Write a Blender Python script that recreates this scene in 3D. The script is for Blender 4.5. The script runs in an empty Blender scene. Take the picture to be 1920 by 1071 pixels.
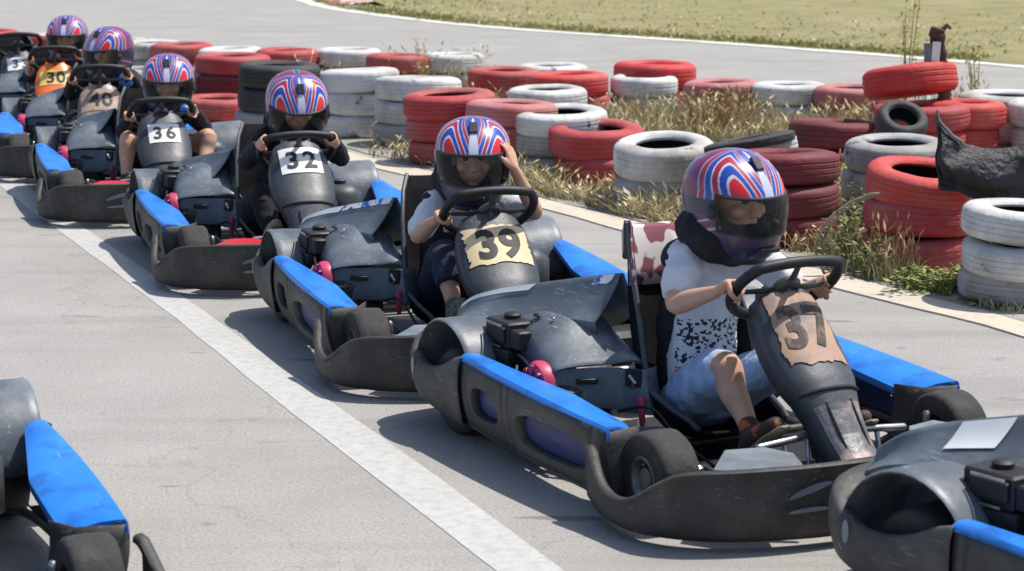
import bpy, math, random
from mathutils import Vector, Matrix, noise
R = math.radians
rnd = random.Random(7)
sc = bpy.context.scene
COL = sc.collection
# ------------------------------------------------------------------ camera
FPX, PITCH, CAMH = 3988.0, R(10.3945), 1.7038
cd = bpy.data.cameras.new('camera'); cam = bpy.data.objects.new('camera', cd); COL.objects.link(cam)
cam.location = (0, 0, CAMH); cam.rotation_euler = (R(90) - PITCH, 0, 0)
cd.sensor_width = 36; cd.lens = FPX / 1920 * 36; cd.clip_start = .1; cd.clip_end = 2000
cd.dof.use_dof = True; cd.dof.focus_distance = 7.6; cd.dof.aperture_fstop = 6.3
sc.camera = cam
sc.render.resolution_x = 1024; sc.render.resolution_y = 571
def G(u, v, z=0.0):
    """surveyed ground position (metres) of a photograph pixel at height z"""
    a = (u - 960) / FPX; b = -(v - 535.5) / FPX
    c, s = math.cos(PITCH), math.sin(PITCH)
    d = Vector((a, c + b * s, -s + b * c)); t = (z - CAMH) / d.z
    return Vector((0, 0, CAMH)) + d * t
# ------------------------------------------------------------------ light
SUN_AZ, SUN_EL = R(69), R(64)       # azimuth clockwise from +Y
w = bpy.data.worlds.new('World'); sc.world = w; w.use_nodes = True
nt = w.node_tree; bg = nt.nodes['Background']; sky = nt.nodes.new('ShaderNodeTexSky')
sky.sky_type = 'NISHITA'; sky.sun_disc = False; sky.sun_elevation = SUN_EL; sky.sun_rotation = SUN_AZ
sky.air_density = 1.0; sky.dust_density = 1.6
nt.links.new(sky.outputs[0], bg.inputs[0]); bg.inputs[1].default_value = .15
sl = bpy.data.lights.new('sun', 'SUN'); so = bpy.data.objects.new('sun', sl); COL.objects.link(so)
sl.energy = 5.0; sl.angle = R(.55); sl.color = (1, .945, .86)
sd = Vector((math.sin(SUN_AZ) * math.cos(SUN_EL), math.cos(SUN_AZ) * math.cos(SUN_EL), math.sin(SUN_EL)))
so.rotation_euler = sd.to_track_quat('Z', 'Y').to_euler()
sc.view_settings.view_transform = 'Standard'; sc.view_settings.look = 'None'
sc.view_settings.exposure = 0; sc.view_settings.gamma = 1
# ------------------------------------------------------------------ materials
def mat(name, col, rough=.6, col2=None, nscale=8, nlo=.45, nhi=.65, bump=0, bscale=60, metal=0, spec=.5, coat=0,
        scratch=None, scr_amt=.5, coords='Object', detail=6, col3=None, n3=2.0, perobj=False, rough2=None):
    m = bpy.data.materials.new(name); m.use_nodes = True
    t = m.node_tree; N = t.nodes; L = t.links; p = N['Principled BSDF']
    p.inputs['Roughness'].default_value = rough; p.inputs['Metallic'].default_value = metal
    p.inputs['Specular IOR Level'].default_value = spec; p.inputs['Coat Weight'].default_value = coat
    p.inputs['Base Color'].default_value = (*col, 1)
    tc = N.new('ShaderNodeTexCoord'); src = tc.outputs[coords]
    if perobj:
        oi = N.new('ShaderNodeObjectInfo'); ml = N.new('ShaderNodeVectorMath'); ml.operation = 'SCALE'
        cmb = N.new('ShaderNodeCombineXYZ')
        L.new(oi.outputs['Random'], cmb.inputs[0]); L.new(oi.outputs['Random'], cmb.inputs[2])
        L.new(cmb.outputs[0], ml.inputs[0]); ml.inputs['Scale'].default_value = 37
        ad = N.new('ShaderNodeVectorMath'); L.new(src, ad.inputs[0]); L.new(ml.outputs[0], ad.inputs[1]); src = ad.outputs[0]
    def nz(scale, det=detail, rgh=.6, vec=None):
        n = N.new('ShaderNodeTexNoise'); n.inputs['Scale'].default_value = scale; n.inputs['Detail'].default_value = det
        n.inputs['Roughness'].default_value = rgh; L.new(vec or src, n.inputs['Vector']); return n.outputs[0]
    def ramp(f, lo, hi):
        r = N.new('ShaderNodeMapRange'); r.inputs[1].default_value = lo; r.inputs[2].default_value = hi
        L.new(f, r.inputs[0]); return r.outputs[0]
    def mix(f, a, b):
        x = N.new('ShaderNodeMix'); x.data_type = 'RGBA'; L.new(f, x.inputs[0])
        for s, val in ((6, a), (7, b)):
            if isinstance(val, tuple): x.inputs[s].default_value = (*val, 1)
            else: L.new(val, x.inputs[s])
        return x.outputs[2]
    out = None
    if col2:
        out = mix(ramp(nz(nscale), nlo, nhi), col, col2)
    if col3:
        out = mix(ramp(nz(n3, 3), .5, .72), out if out else col, col3)
    if scratch:
        mp = N.new('ShaderNodeMapping'); mp.inputs['Scale'].default_value = (6, 40, 90); mp.inputs['Rotation'].default_value = (.3, .5, .4)
        L.new(src, mp.inputs[0])
        s1 = ramp(nz(1.6, 4, .5, mp.outputs[0]), .60, .70)
        s2 = ramp(nz(5, 3), .45, .6)
        mm = N.new('ShaderNodeMath'); mm.operation = 'MULTIPLY'; L.new(s1, mm.inputs[0]); L.new(s2, mm.inputs[1])
        m2 = N.new('ShaderNodeMath'); m2.operation = 'MULTIPLY'; L.new(mm.outputs[0], m2.inputs[0]); m2.inputs[1].default_value = scr_amt
        out = mix(m2.outputs[0], out if out else col, scratch)
    if out: L.new(out, p.inputs['Base Color'])
    if rough2 is not None:
        r = N.new('ShaderNodeMapRange'); r.inputs[3].default_value = rough; r.inputs[4].default_value = rough2
        L.new(nz(nscale * 1.7), r.inputs[0]); L.new(r.outputs[0], p.inputs['Roughness'])
    if bump:
        b = N.new('ShaderNodeBump'); b.inputs['Strength'].default_value = bump; b.inputs['Distance'].default_value = .02
        L.new(nz(bscale), b.inputs['Height']); L.new(b.outputs[0], p.inputs['Normal'])
    return m
def attr_mat(name, rough=.4, coat=0, spec=.5, transl=0, metal=0):
    m = bpy.data.materials.new(name); m.use_nodes = True
    t = m.node_tree; p = t.nodes['Principled BSDF']; a = t.nodes.new('ShaderNodeVertexColor'); a.layer_name = 'tint'
    t.links.new(a.outputs[0], p.inputs['Base Color']); p.inputs['Roughness'].default_value = rough
    p.inputs['Coat Weight'].default_value = coat; p.inputs['Specular IOR Level'].default_value = spec
    p.inputs['Metallic'].default_value = metal
    return m
M = {}
PL = dict(rough=.34, rough2=.60, bump=.07, bscale=45, perobj=False)
M['plastic'] = mat('dark_plastic', (.044, .051, .061), col2=(.075, .084, .096), nscale=5, scratch=(.22, .23, .24), scr_amt=.45, **PL)
M['wall'] = mat('scuffed_bumper_plastic', (.048, .047, .045), col2=(.082, .079, .074), nscale=4, rough=.5, rough2=.75, bump=.10, bscale=50, scratch=(.27, .27, .26), scr_amt=.65, col3=(.10, .095, .085), n3=5)
M['bumper'] = mat('worn_front_bumper', (.026, .026, .026), col2=(.045, .044, .042), nscale=5, rough=.5, rough2=.75, bump=.14, bscale=50, scratch=(.22, .22, .21), scr_amt=.5, col3=(.07, .065, .06), n3=6)
M['knobblue'] = mat('glossy_blue', (.03, .16, .50), rough=.25)
M['hood'] = mat('faded_hood_plastic', (.092, .112, .136), col2=(.165, .195, .225), nscale=6, rough=.34, rough2=.58, bump=.07, bscale=42, scratch=(.42, .44, .47), scr_amt=.7, col3=(.075, .085, .10), n3=4)
M['blue'] = mat('blue_cover_plastic', (.012, .185, .70), col2=(.02, .23, .78), nscale=3, rough=.33, rough2=.5, bump=.06, bscale=12, scratch=(.25, .4, .8), scr_amt=.6, col3=(.012, .12, .45), n3=9)
M['navy'] = mat('navy_insert', (.018, .03, .13), col2=(.03, .045, .17), nscale=7, rough=.5)
M['tyre'] = mat('slick_tyre_rubber', (.030, .029, .028), col2=(.055, .052, .048), nscale=12, rough=.8, bump=.25, bscale=60)
M['rim'] = mat('alloy_rim', (.28, .28, .29), col2=(.12, .12, .12), nscale=20, rough=.4, metal=.8)
M['steel'] = mat('frame_steel', (.07, .07, .075), rough=.4, metal=.5, col2=(.13, .12, .11), nscale=15)
M['bright'] = mat('bright_steel', (.55, .55, .56), rough=.3, metal=.9, col2=(.3, .28, .26), nscale=14)
M['seat'] = mat('seat_shell', (.008, .008, .010), rough=.8, spec=.12, col2=(.014, .014, .016), nscale=6)
M['black'] = mat('black_rubber', (.012, .012, .013), rough=.55, bump=.1, bscale=50)
M['engine'] = mat('engine_metal', (.03, .03, .032), rough=.55, metal=.3, col2=(.1, .1, .1), nscale=25, bump=.4, bscale=40)
M['pink'] = mat('pink_starter', (.60, .05, .13), rough=.45, col2=(.45, .04, .10), nscale=20)
M['red'] = mat('red_plastic', (.62, .02, .03), rough=.4, col2=(.5, .02, .03), nscale=9)
M['plate_grey'] = mat('pale_grey_plate', (.20, .235, .27), rough=.45, col2=(.14, .16, .18), nscale=8)
M['white'] = mat('white_sticker', (.82, .82, .80), rough=.5, col2=(.76, .76, .75), nscale=14)
M['plainwhite'] = mat('white_vinyl', (.85, .85, .84), rough=.5)
M['stickblue'] = mat('blue_white_sticker', (.8, .82, .85), rough=.5, col2=(.02, .12, .5), nscale=26, nlo=.5, nhi=.53)
M['cream'] = mat('cream_plate', (.72, .58, .34), rough=.55, col2=(.60, .48, .28), nscale=9)
M['peach'] = mat('scraped_peach_plate', (.40, .25, .18), rough=.6, col2=(.17, .16, .16), nscale=11, nlo=.46, nhi=.6, col3=(.46, .30, .18), n3=7)
M['tan'] = mat('worn_tan_plate', (.40, .28, .22), rough=.6, col2=(.22, .13, .12), nscale=12)
M['orange'] = mat('orange_panel', (.85, .16, .03), rough=.35, col2=(.8, .25, .03), nscale=5)
M['yellow'] = mat('yellow_plate', (.80, .52, .16), rough=.5)
M['ink'] = mat('number_ink', (.012, .012, .013), rough=.6, col2=(.06, .055, .05), nscale=60, nlo=.55, nhi=.7)
M['fadeink'] = mat('faded_number_ink', (.05, .04, .035), rough=.7, col2=(.26, .17, .12), nscale=30, nlo=.5, nhi=.72)
M['silverpaint'] = mat('scraped_nose', (.10, .105, .115), rough=.4, col2=(.36, .26, .23), nscale=10, nlo=.48, nhi=.6, col3=(.22, .215, .23), n3=9, bump=.2, bscale=25)
M['helmet'] = attr_mat('helmet_paint', .3, .25)
M['trim'] = mat('helmet_trim', (.02, .02, .025), rough=.45)
M['lining'] = mat('helmet_lining', (.01, .01, .012), rough=.9)
M['skin'] = mat('skin', (.60, .35, .235), rough=.55, col2=(.52, .28, .18), nscale=9, bump=.05, bscale=60, spec=.4)
M['hair'] = mat('dark_hair', (.02, .013, .01), rough=.6)
M['eye'] = mat('eye', (.03, .02, .015), rough=.15)
M['blackcloth'] = mat('black_cloth', (.012, .012, .016), rough=.9, bump=.5, bscale=14, col2=(.022, .022, .03), nscale=7)
M['denim'] = mat('light_denim', (.30, .42, .62), rough=.85, bump=.6, bscale=16, col2=(.45, .56, .72), nscale=10)
M['navycloth'] = mat('navy_cloth', (.018, .022, .05), rough=.9, bump=.5, bscale=14)
M['whitecloth'] = mat('white_cloth', (.70, .72, .76), rough=.85, bump=.5, bscale=13, col2=(.6, .63, .7), nscale=9)
M['shoe'] = mat('dark_trainer', (.05, .03, .025), rough=.7, col2=(.45, .10, .03), nscale=14, nlo=.60, nhi=.63)
M['sole'] = mat('worn_sole', (.30, .27, .20), rough=.8)
M['beigeshoe'] = mat('beige_trainer', (.46, .38, .28), rough=.8, col2=(.3, .24, .18), nscale=14)
M['greyshoe'] = mat('grey_trainer', (.20, .19, .17), rough=.8, col2=(.09, .085, .08), nscale=14)
M['rubber'] = mat('tyre_inside_rubber', (.014, .014, .014), rough=.85, bump=.3, bscale=30)
M['seatfabric'] = mat('printed_seat_cover', (.62, .58, .57), rough=.8, col2=(.24, .07, .09), nscale=15, nlo=.47, nhi=.50, detail=1)
# smoked visor
def visor_mat():
    m = bpy.data.materials.new('smoked_visor'); m.use_nodes = True; t = m.node_tree; N = t.nodes; L = t.links
    N.remove(N['Principled BSDF']); o = N['Material Output']
    tr = N.new('ShaderNodeBsdfTransparent'); tr.inputs[0].default_value = (.88, .90, .90, 1)
    gl = N.new('ShaderNodeBsdfGlossy'); gl.inputs[0].default_value = (.8, .85, .9, 1); gl.inputs['Roughness'].default_value = .12
    df = N.new('ShaderNodeBsdfDiffuse'); df.inputs[0].default_value = (.16, .16, .15, 1)
    fr = N.new('ShaderNodeLayerWeight'); fr.inputs[0].default_value = .24
    m1 = N.new('ShaderNodeMixShader'); m1.inputs[0].default_value = .06; L.new(tr.outputs[0], m1.inputs[1]); L.new(df.outputs[0], m1.inputs[2])
    m2 = N.new('ShaderNodeMixShader'); L.new(fr.outputs['Fresnel'], m2.inputs[0]); L.new(m1.outputs[0], m2.inputs[1]); L.new(gl.outputs[0], m2.inputs[2])
    L.new(m2.outputs[0], o.inputs[0]); return m
M['visor'] = visor_mat()
# painted tyre materials: paint that has worn off in places
def painted(name, c1, c2, dirt=(.20, .17, .13), wear=.62):
    m = mat(name, c1, rough=.6, col2=c2, nscale=3.5, nlo=.35, nhi=.7, bump=.35, bscale=22, perobj=True, rough2=.8)
    t = m.node_tree; N = t.nodes; L = t.links; p = N['Principled BSDF']
    prev = p.inputs['Base Color'].links[0].from_socket
    src = [n for n in N if n.type == 'VECT_MATH' and n.operation == 'ADD'][0].outputs[0]
    for sc_, lo, hi, colr in ((7, wear, wear + .05, (.03, .028, .027)), (2.6, .42, .78, dirt)):
        n = N.new('ShaderNodeTexNoise'); n.inputs['Scale'].default_value = sc_; n.inputs['Detail'].default_value = 9
        n.inputs['Roughness'].default_value = .68; L.new(src, n.inputs['Vector'])
        r = N.new('ShaderNodeMapRange'); r.inputs[1].default_value = lo; r.inputs[2].default_value = hi; L.new(n.outputs[0], r.inputs[0])
        x = N.new('ShaderNodeMix'); x.data_type = 'RGBA'; L.new(r.outputs[0], x.inputs[0]); L.new(prev, x.inputs[6]); x.inputs[7].default_value = (*colr, 1); prev = x.outputs[2]
    L.new(prev, p.inputs['Base Color']); return m
TM = {'white': painted('worn_white_paint', (.70, .70, .68), (.54, .55, .56)),
      'grey': painted('dusty_white_paint', (.42, .43, .45), (.34, .33, .31), wear=.58),
      'red': painted('worn_red_paint', (.48, .045, .05), (.34, .035, .04), (.36, .17, .14), .64),
      'brightred': painted('bright_red_paint', (.62, .035, .035), (.50, .028, .03), (.44, .14, .11), .68),
      'faded': painted('faded_pink_red_paint', (.50, .20, .20), (.42, .09, .10), (.40, .26, .22), .64),
      'maroon': painted('dark_maroon_paint', (.20, .022, .032), (.13, .015, .022), (.10, .04, .04), .64),
      'black': painted('bare_black_rubber', (.028, .029, .030), (.045, .045, .045), (.07, .065, .06), .8)}
# ------------------------------------------------------------------ mesh helper
class MB:
    def __init__(s): s.v = []; s.f = []; s.mi = []; s.k = 0; s.c = None
    def mat(s, k): s.k = k; return s
    def add(s, vs, fs):
        o = len(s.v); s.v += [Vector(p) for p in vs]; s.f += [[i + o for i in f] for f in fs]; s.mi += [s.k] * len(fs); return o
    def grid(s, rows, cu=False, cv=False, flip=False):
        nu = len(rows); nv = len(rows[0]); vs = [p for r in rows for p in r]; fs = []
        for i in range(nu if cu else nu - 1):
            for j in range(nv if cv else nv - 1):
                a = i * nv + j; b = ((i + 1) % nu) * nv + j; c = ((i + 1) % nu) * nv + (j + 1) % nv; d = i * nv + (j + 1) % nv
                fs.append([a, d, c, b] if flip else [a, b, c, d])
        return s.add(vs, fs)
    def box(s, c, size, rot=None, bev=0.0):
        c = Vector(c); hx, hy, hz = [q / 2 for q in size]
        rm = rot.to_matrix() if hasattr(rot, 'to_matrix') else (rot or Matrix.Identity(3))
        b = min(bev, hx * .45, hy * .45, hz * .45)
        if b <= 0:
            vs = [c + rm @ Vector((x * hx, y * hy, z * hz)) for x in (-1, 1) for y in (-1, 1) for z in (-1, 1)]
            s.add(vs, [[0, 1, 3, 2], [4, 6, 7, 5], [0, 4, 5, 1], [2, 3, 7, 6], [0, 2, 6, 4], [1, 5, 7, 3]]); return s
        rows = []
        for z, ins in ((-hz, b), (-hz + b, 0), (hz - b, 0), (hz, b)):
            ring = []
            X, Y = hx - ins, hy - ins; bb = b * (1 if ins == 0 else .5)
            for x, y in ((X, -Y + bb), (X, Y - bb), (X - bb, Y), (-X + bb, Y), (-X, Y - bb), (-X, -Y + bb), (-X + bb, -Y), (X - bb, -Y)):
                ring.append(c + rm @ Vector((x, y, z)))
            rows.append(ring)
        o = s.grid(rows, cv=True, flip=True); s.f.append([o + i for i in range(7, -1, -1)]); s.f.append([o + 24 + i for i in range(8)]); s.mi += [s.k] * 2
        return s
    def tube(s, pts, rad, n=10, closed=False, ell=None, cap=True):
        P = [Vector(p) for p in pts]; m = len(P)
        if not hasattr(rad, '__len__'): rad = [rad] * m
        rows = []; pu = None
        for i, p in enumerate(P):
            if closed: d = P[(i + 1) % m] - P[i - 1]
            else: d = P[min(i + 1, m - 1)] - P[max(i - 1, 0)]
            d.normalize()
            if pu is None:
                u = Vector((0, 0, 1)) if abs(d.z) < .9 else Vector((1, 0, 0))
                if ell: u = Vector(ell[2])
            else: u = pu
            u = (u - d * u.dot(d)); u.normalize(); pu = u; v = d.cross(u)
            a, b = (ell[0], ell[1]) if ell else (1, 1)
            rows.append([p + (u * math.cos(t) * a + v * math.sin(t) * b) * rad[i] for t in [2 * math.pi * j / n for j in range(n)]])
        if cap and not closed:   # rounded ends
            def endcap(p, row, d, r):
                out = []
                for q in (.5, .85):
                    out.append([p + (x - p) * math.sqrt(1 - q * q) + d * r * q for x in row])
                return out
            d0 = (P[0] - P[1]).normalized(); d1 = (P[-1] - P[-2]).normalized()
            a = endcap(P[0], rows[0], d0, rad[0]); b = endcap(P[-1], rows[-1], d1, rad[-1])
            rows = [a[1], a[0]] + rows + b
        o = s.grid(rows, cu=closed, cv=True)
        if not closed:
            L = len(rows); s.f.append([o + j for j in range(n)]); s.f.append([o + (L - 1) * n + j for j in range(n - 1, -1, -1)]); s.mi += [s.k] * 2
        return s
    def ball(s, c, r, n=12, rot=None):
        c = Vector(c); r = r if hasattr(r, '__len__') else (r, r, r); rm = rot or Matrix.Identity(3)
        rows = []
        for i in range(1, n):
            th = math.pi * i / n
            rows.append([c + rm @ Vector((math.sin(th) * math.cos(2 * math.pi * j / (n * 2)) * r[0], math.sin(th) * math.sin(2 * math.pi * j / (n * 2)) * r[1], math.cos(th) * r[2])) for j in range(n * 2)])
        o = s.grid(rows, cv=True, flip=False)
        t = s.add([c + rm @ Vector((0, 0, r[2])), c - rm @ Vector((0, 0, r[2]))], [])
        for j in range(n * 2):
            s.f.append([t, o + j, o + (j + 1) % (n * 2)][::1]); s.f.append([t + 1, o + (n - 2) * n * 2 + (j + 1) % (n * 2), o + (n - 2) * n * 2 + j]); s.mi += [s.k] * 2
        return s
    def lathe(s, prof, n=32, axis='z', c=(0, 0, 0), closed=True):
        c = Vector(c); rows = []
        for j in range(n):
            t = 2 * math.pi * j / n; ct, st = math.cos(t), math.sin(t)
            row = []
            for r, h in prof:
                p = {'z': (r * ct, r * st, h), 'y': (r * ct, h, r * st), 'x': (h, r * ct, r * st)}[axis]
                row.append(c + Vector(p))
            rows.append(row)
        s.grid(rows, cu=True, cv=closed); return s
    def build(s, name, mats, parent=None, smooth=40, solid=0, bevel=0, remesh=0, subd=0, off=-1):
        me = bpy.data.meshes.new(name); me.from_pydata([tuple(p) for p in s.v], [], s.f)
        mats = mats if isinstance(mats, (list, tuple)) else [mats]
        for m in mats: me.materials.append(M[m] if isinstance(m, str) else m)
        me.polygons.foreach_set('material_index', s.mi)
        if s.c:
            ca = me.color_attributes.new('tint', 'FLOAT_COLOR', 'POINT')
            ca.data.foreach_set('color', [x for c in s.c for x in (*c, 1.0)])
        me.update(); me.validate()
        import bmesh
        if not s.c or True:
            bm = bmesh.new(); bm.from_mesh(me)
            if len(bm.faces) < 60000 and not getattr(s, 'raw', False): bmesh.ops.recalc_face_normals(bm, faces=bm.faces)
            bm.to_mesh(me); bm.free()
        if smooth:
            me.polygons.foreach_set('use_smooth', [True] * len(me.polygons))
            if smooth < 180: me.set_sharp_from_angle(angle=R(smooth))
        o = bpy.data.objects.new(name, me); COL.objects.link(o)
        if parent: o.parent = parent
        if solid:
            md = o.modifiers.new('thickness', 'SOLIDIFY'); md.thickness = solid; md.offset = off
        if remesh:
            md = o.modifiers.new('skin', 'REMESH'); md.mode = 'VOXEL'; md.voxel_size = remesh; md.use_smooth_shade = True
            md = o.modifiers.new('relax', 'SMOOTH'); md.iterations = 6 if remesh > .0052 else 3; md.factor = .5
        if getattr(s, 'wrinkle', 0):
            md = o.modifiers.new('folds', 'DISPLACE'); md.texture = FOLD(s.wsize); md.strength = s.wrinkle; md.mid_level = .5; md.texture_coords = 'LOCAL'
        if bevel:
            md = o.modifiers.new('edges', 'BEVEL'); md.width = bevel; md.segments = 2; md.limit_method = 'ANGLE'; md.angle_limit = R(35)
        if subd:
            md = o.modifiers.new('round', 'SUBSURF'); md.levels = subd; md.render_levels = subd
        return o
_f = {}
def FOLD(sz):
    if sz not in _f:
        t = bpy.data.textures.new('folds', 'CLOUDS'); t.noise_scale = sz; t.noise_depth = 2; _f[sz] = t
    return _f[sz]
def tag(o, label=None, cat=None, group=None, kind=None):
    if label: o['label'] = label
    if cat: o['category'] = cat
    if group: o['group'] = group
    if kind: o['kind'] = kind
    return o
def empty(name, loc, rz=0):
    o = bpy.data.objects.new(name, None); COL.objects.link(o); o.location = loc; o.rotation_euler = (0, 0, rz); o.empty_display_size = .2; return o
def lerp(a, b, t): return a + (b - a) * t
def catmull(P, n=6):
    P = [Vector(p) for p in P]; out = []
    for i in range(len(P) - 1):
        a = P[max(i - 1, 0)]; b = P[i]; c = P[i + 1]; d = P[min(i + 2, len(P) - 1)]
        for k in range(n):
            t = k / n
            out.append(.5 * ((2 * b) + (c - a) * t + (2 * a - 5 * b + 4 * c - d) * t * t + (3 * b - a - 3 * c + d) * t ** 3))
    out.append(P[-1]); return out
# ================================================================== GROUND
def asphalt(name, a, b, fleck):
    m = mat(name, a, rough=.9, col2=b, nscale=1.3, nlo=.35, nhi=.7, bump=.25, bscale=140, spec=.25)
    t = m.node_tree; N = t.nodes; L = t.links; p = N['Principled BSDF']; prev = p.inputs['Base Color'].links[0].from_socket
    tc = [n for n in N if n.type == 'TEX_COORD'][0].outputs['Object']
    def lay(kind, scale, lo, hi, col, det=4, fac=1.0, stretch=None):
        nonlocal prev
        src = tc
        if stretch:
            mp = N.new('ShaderNodeMapping'); mp.inputs['Scale'].default_value = stretch; mp.inputs['Rotation'].default_value = (0, 0, .5); L.new(src, mp.inputs[0]); src = mp.outputs[0]
        n = N.new('ShaderNodeTexNoise'); n.inputs['Scale'].default_value = scale; n.inputs['Detail'].default_value = det; L.new(src, n.inputs['Vector'])
        r = N.new('ShaderNodeMapRange'); r.inputs[1].default_value = lo; r.inputs[2].default_value = hi; r.inputs[4].default_value = fac; L.new(n.outputs[0], r.inputs[0])
        x = N.new('ShaderNodeMix'); x.data_type = 'RGBA'; L.new(r.outputs[0], x.inputs[0]); L.new(prev, x.inputs[6]); x.inputs[7].default_value = (*col, 1); prev = x.outputs[2]
    lay('n', 110, .50, .70, tuple(q * .52 for q in a), 3, .7)
    lay('n', 75, .54, .72, tuple(min(q * 1.35, .8) for q in a), 3, .7)
    lay('n', 5, .60, .72, (.42, .40, .28), 5, .22)
    lay('n', 2.1, .66, .70, tuple(q * .5 for q in a), 6, .75, (1, 5, 1))
    lay('n', .9, .56, .75, tuple(q * .82 for q in a), 6, .5, (1, 2, 1))
    lay('n', 1.1, .54, .70, tuple(q * .70 for q in a), 4, .5, (.22, 3.4, 1))
    lay('n', 7, .68, .74, tuple(q * .45 for q in a), 4, .5, (1, 1.6, 1))
    # hairline cracks
    v = N.new('ShaderNodeTexVoronoi'); v.feature = 'DISTANCE_TO_EDGE'; v.inputs['Scale'].default_value = .55
    nn = N.new('ShaderNodeTexNoise'); nn.inputs['Scale'].default_value = 3; nn.inputs['Detail'].default_value = 6; L.new(tc, nn.inputs['Vector'])
    va = N.new('ShaderNodeVectorMath'); va.operation = 'MULTIPLY_ADD'; L.new(nn.outputs['Color'], va.inputs[0]); va.inputs[1].default_value = (.6, .6, .6); L.new(tc, va.inputs[2]); L.new(va.outputs[0], v.inputs['Vector'])
    r = N.new('ShaderNodeMapRange'); r.inputs[1].default_value = .0; r.inputs[2].default_value = .006; r.inputs[3].default_value = .22; r.inputs[4].default_value = 0; L.new(v.outputs['Distance'], r.inputs[0])
    x = N.new('ShaderNodeMix'); x.data_type = 'RGBA'; L.new(r.outputs[0], x.inputs[0]); L.new(prev, x.inputs[6]); x.inputs[7].default_value = (*[q * .4 for q in a], 1); prev = x.outputs[2]
    L.new(prev, p.inputs['Base Color']); return m
M['asphalt'] = asphalt('sunbleached_asphalt', (.322, .312, .296), (.378, .368, .350), 1)
M['track'] = asphalt('track_asphalt', (.322, .312, .296), (.378, .368, .350), 1)
M['dirt'] = mat('dry_dirt', (.30, .25, .17), rough=.95, col2=(.20, .17, .11), nscale=3, bump=.6, bscale=30, col3=(.36, .33, .26), n3=1.2)
M['shoulder'] = mat('dusty_shoulder', (.36, .35, .32), rough=.95, col2=(.26, .24, .19), nscale=4, bump=.4, bscale=60, col3=(.30, .27, .20), n3=2)
M['field'] = mat('dry_olive_grass', (.27, .235, .105), rough=.95, col2=(.185, .18, .07), nscale=1.6, nlo=.4, nhi=.65, bump=.8, bscale=9, col3=(.30, .255, .13), n3=.5)
def _n(): pass
def sheet(name, pts, z, m, smooth=0):
    mb = MB(); mb.add([(p[0], p[1], z) for p in pts], [list(range(len(pts)))]); o = mb.build(name, m, smooth=0); tag(o, kind='structure'); return o
def ribbon(name, A, B, z, m, sub=4, jag=0.0):
    A = catmull([(*a[:2], 0) for a in A], sub); B = catmull([(*b[:2], 0) for b in B], sub)
    def j(p, s): return Vector((p.x + jag * noise.noise(p * 2.3 + Vector((s, 0, 0))) + jag * .6 * noise.noise(p * 9 + Vector((s, 0, 0))), p.y, z))
    lo = Vector((0, 0, -z + .0003))
    mb = MB(); mb.grid([[j(a, 0) + lo, j(a, 0), j(b, 9), j(b, 9) + lo] for a, b in zip(A, B)]); o = mb.build(name, m, smooth=0); tag(o, kind='structure'); return o
sheet('ground', [(-400, -100), (400, -100), (400, 900), (-400, 900)], -.02, 'dirt')
sheet('asphalt_lane', [(-60, -15), (60, -15), (60, 60), (-60, 60)], 0, 'asphalt')
# the painted lane line beside the karts
def paint_mat(name, c, c2, lo, hi, fine=26):
    m = mat(name, c, rough=.7, col2=c2, nscale=2.5, nlo=.4, nhi=.7, bump=.2, bscale=120)
    t = m.node_tree; N = t.nodes; L = t.links; p = N['Principled BSDF']; prev = p.inputs['Base Color'].links[0].from_socket
    tc = [n for n in N if n.type == 'TEX_COORD'][0].outputs['Object']
    for s_, l_, h_, f_ in ((fine, lo, hi, .7), (130, .5, .7, .35)):
        n = N.new('ShaderNodeTexNoise'); n.inputs['Scale'].default_value = s_; n.inputs['Detail'].default_value = 8; n.inputs['Roughness'].default_value = .7; L.new(tc, n.inputs['Vector'])
        r = N.new('ShaderNodeMapRange'); r.inputs[1].default_value = l_; r.inputs[2].default_value = h_; r.inputs[4].default_value = f_; L.new(n.outputs[0], r.inputs[0])
        x = N.new('ShaderNodeMix'); x.data_type = 'RGBA'; L.new(r.outputs[0], x.inputs[0]); L.new(prev, x.inputs[6]); x.inputs[7].default_value = (.36, .355, .34, 1); prev = x.outputs[2]
    L.new(prev, p.inputs['Base Color']); return m
M['lane_paint'] = paint_mat('worn_white_line_paint', (.52, .52, .50), (.46, .455, .43), .44, .64)
M['edge_paint'] = paint_mat('cream_edge_paint', (.60, .53, .42), (.55, .48, .38), .52, .66, 14)
M['far_paint'] = mat('pale_edge_line', (.68, .68, .60), rough=.8, col2=(.5, .5, .42), nscale=2)
Lft = [(-5.570, 18.6), (-4.270, 15.6), (-3.020, 12.5), (-2.470, 11.16), (-1.920, 9.85), (-1.370, 8.52), (-0.830, 7.15), (-0.410, 6.13), (-0.080, 5.33), (0.210, 4.6), (0.730, 3.2)]
Rgt = [(-5.4, 18.6), (-4.1, 15.6), (-2.86, 12.5), (-2.29, 11.1), (-1.72, 9.75), (-1.17, 8.42), (-.64, 7.13), (-.21, 6.1), (.10, 5.31), (.39, 4.6), (.9, 3.2)]
ribbon('lane_line', Lft, Rgt, .002, 'lane_paint', jag=.006)
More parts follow.
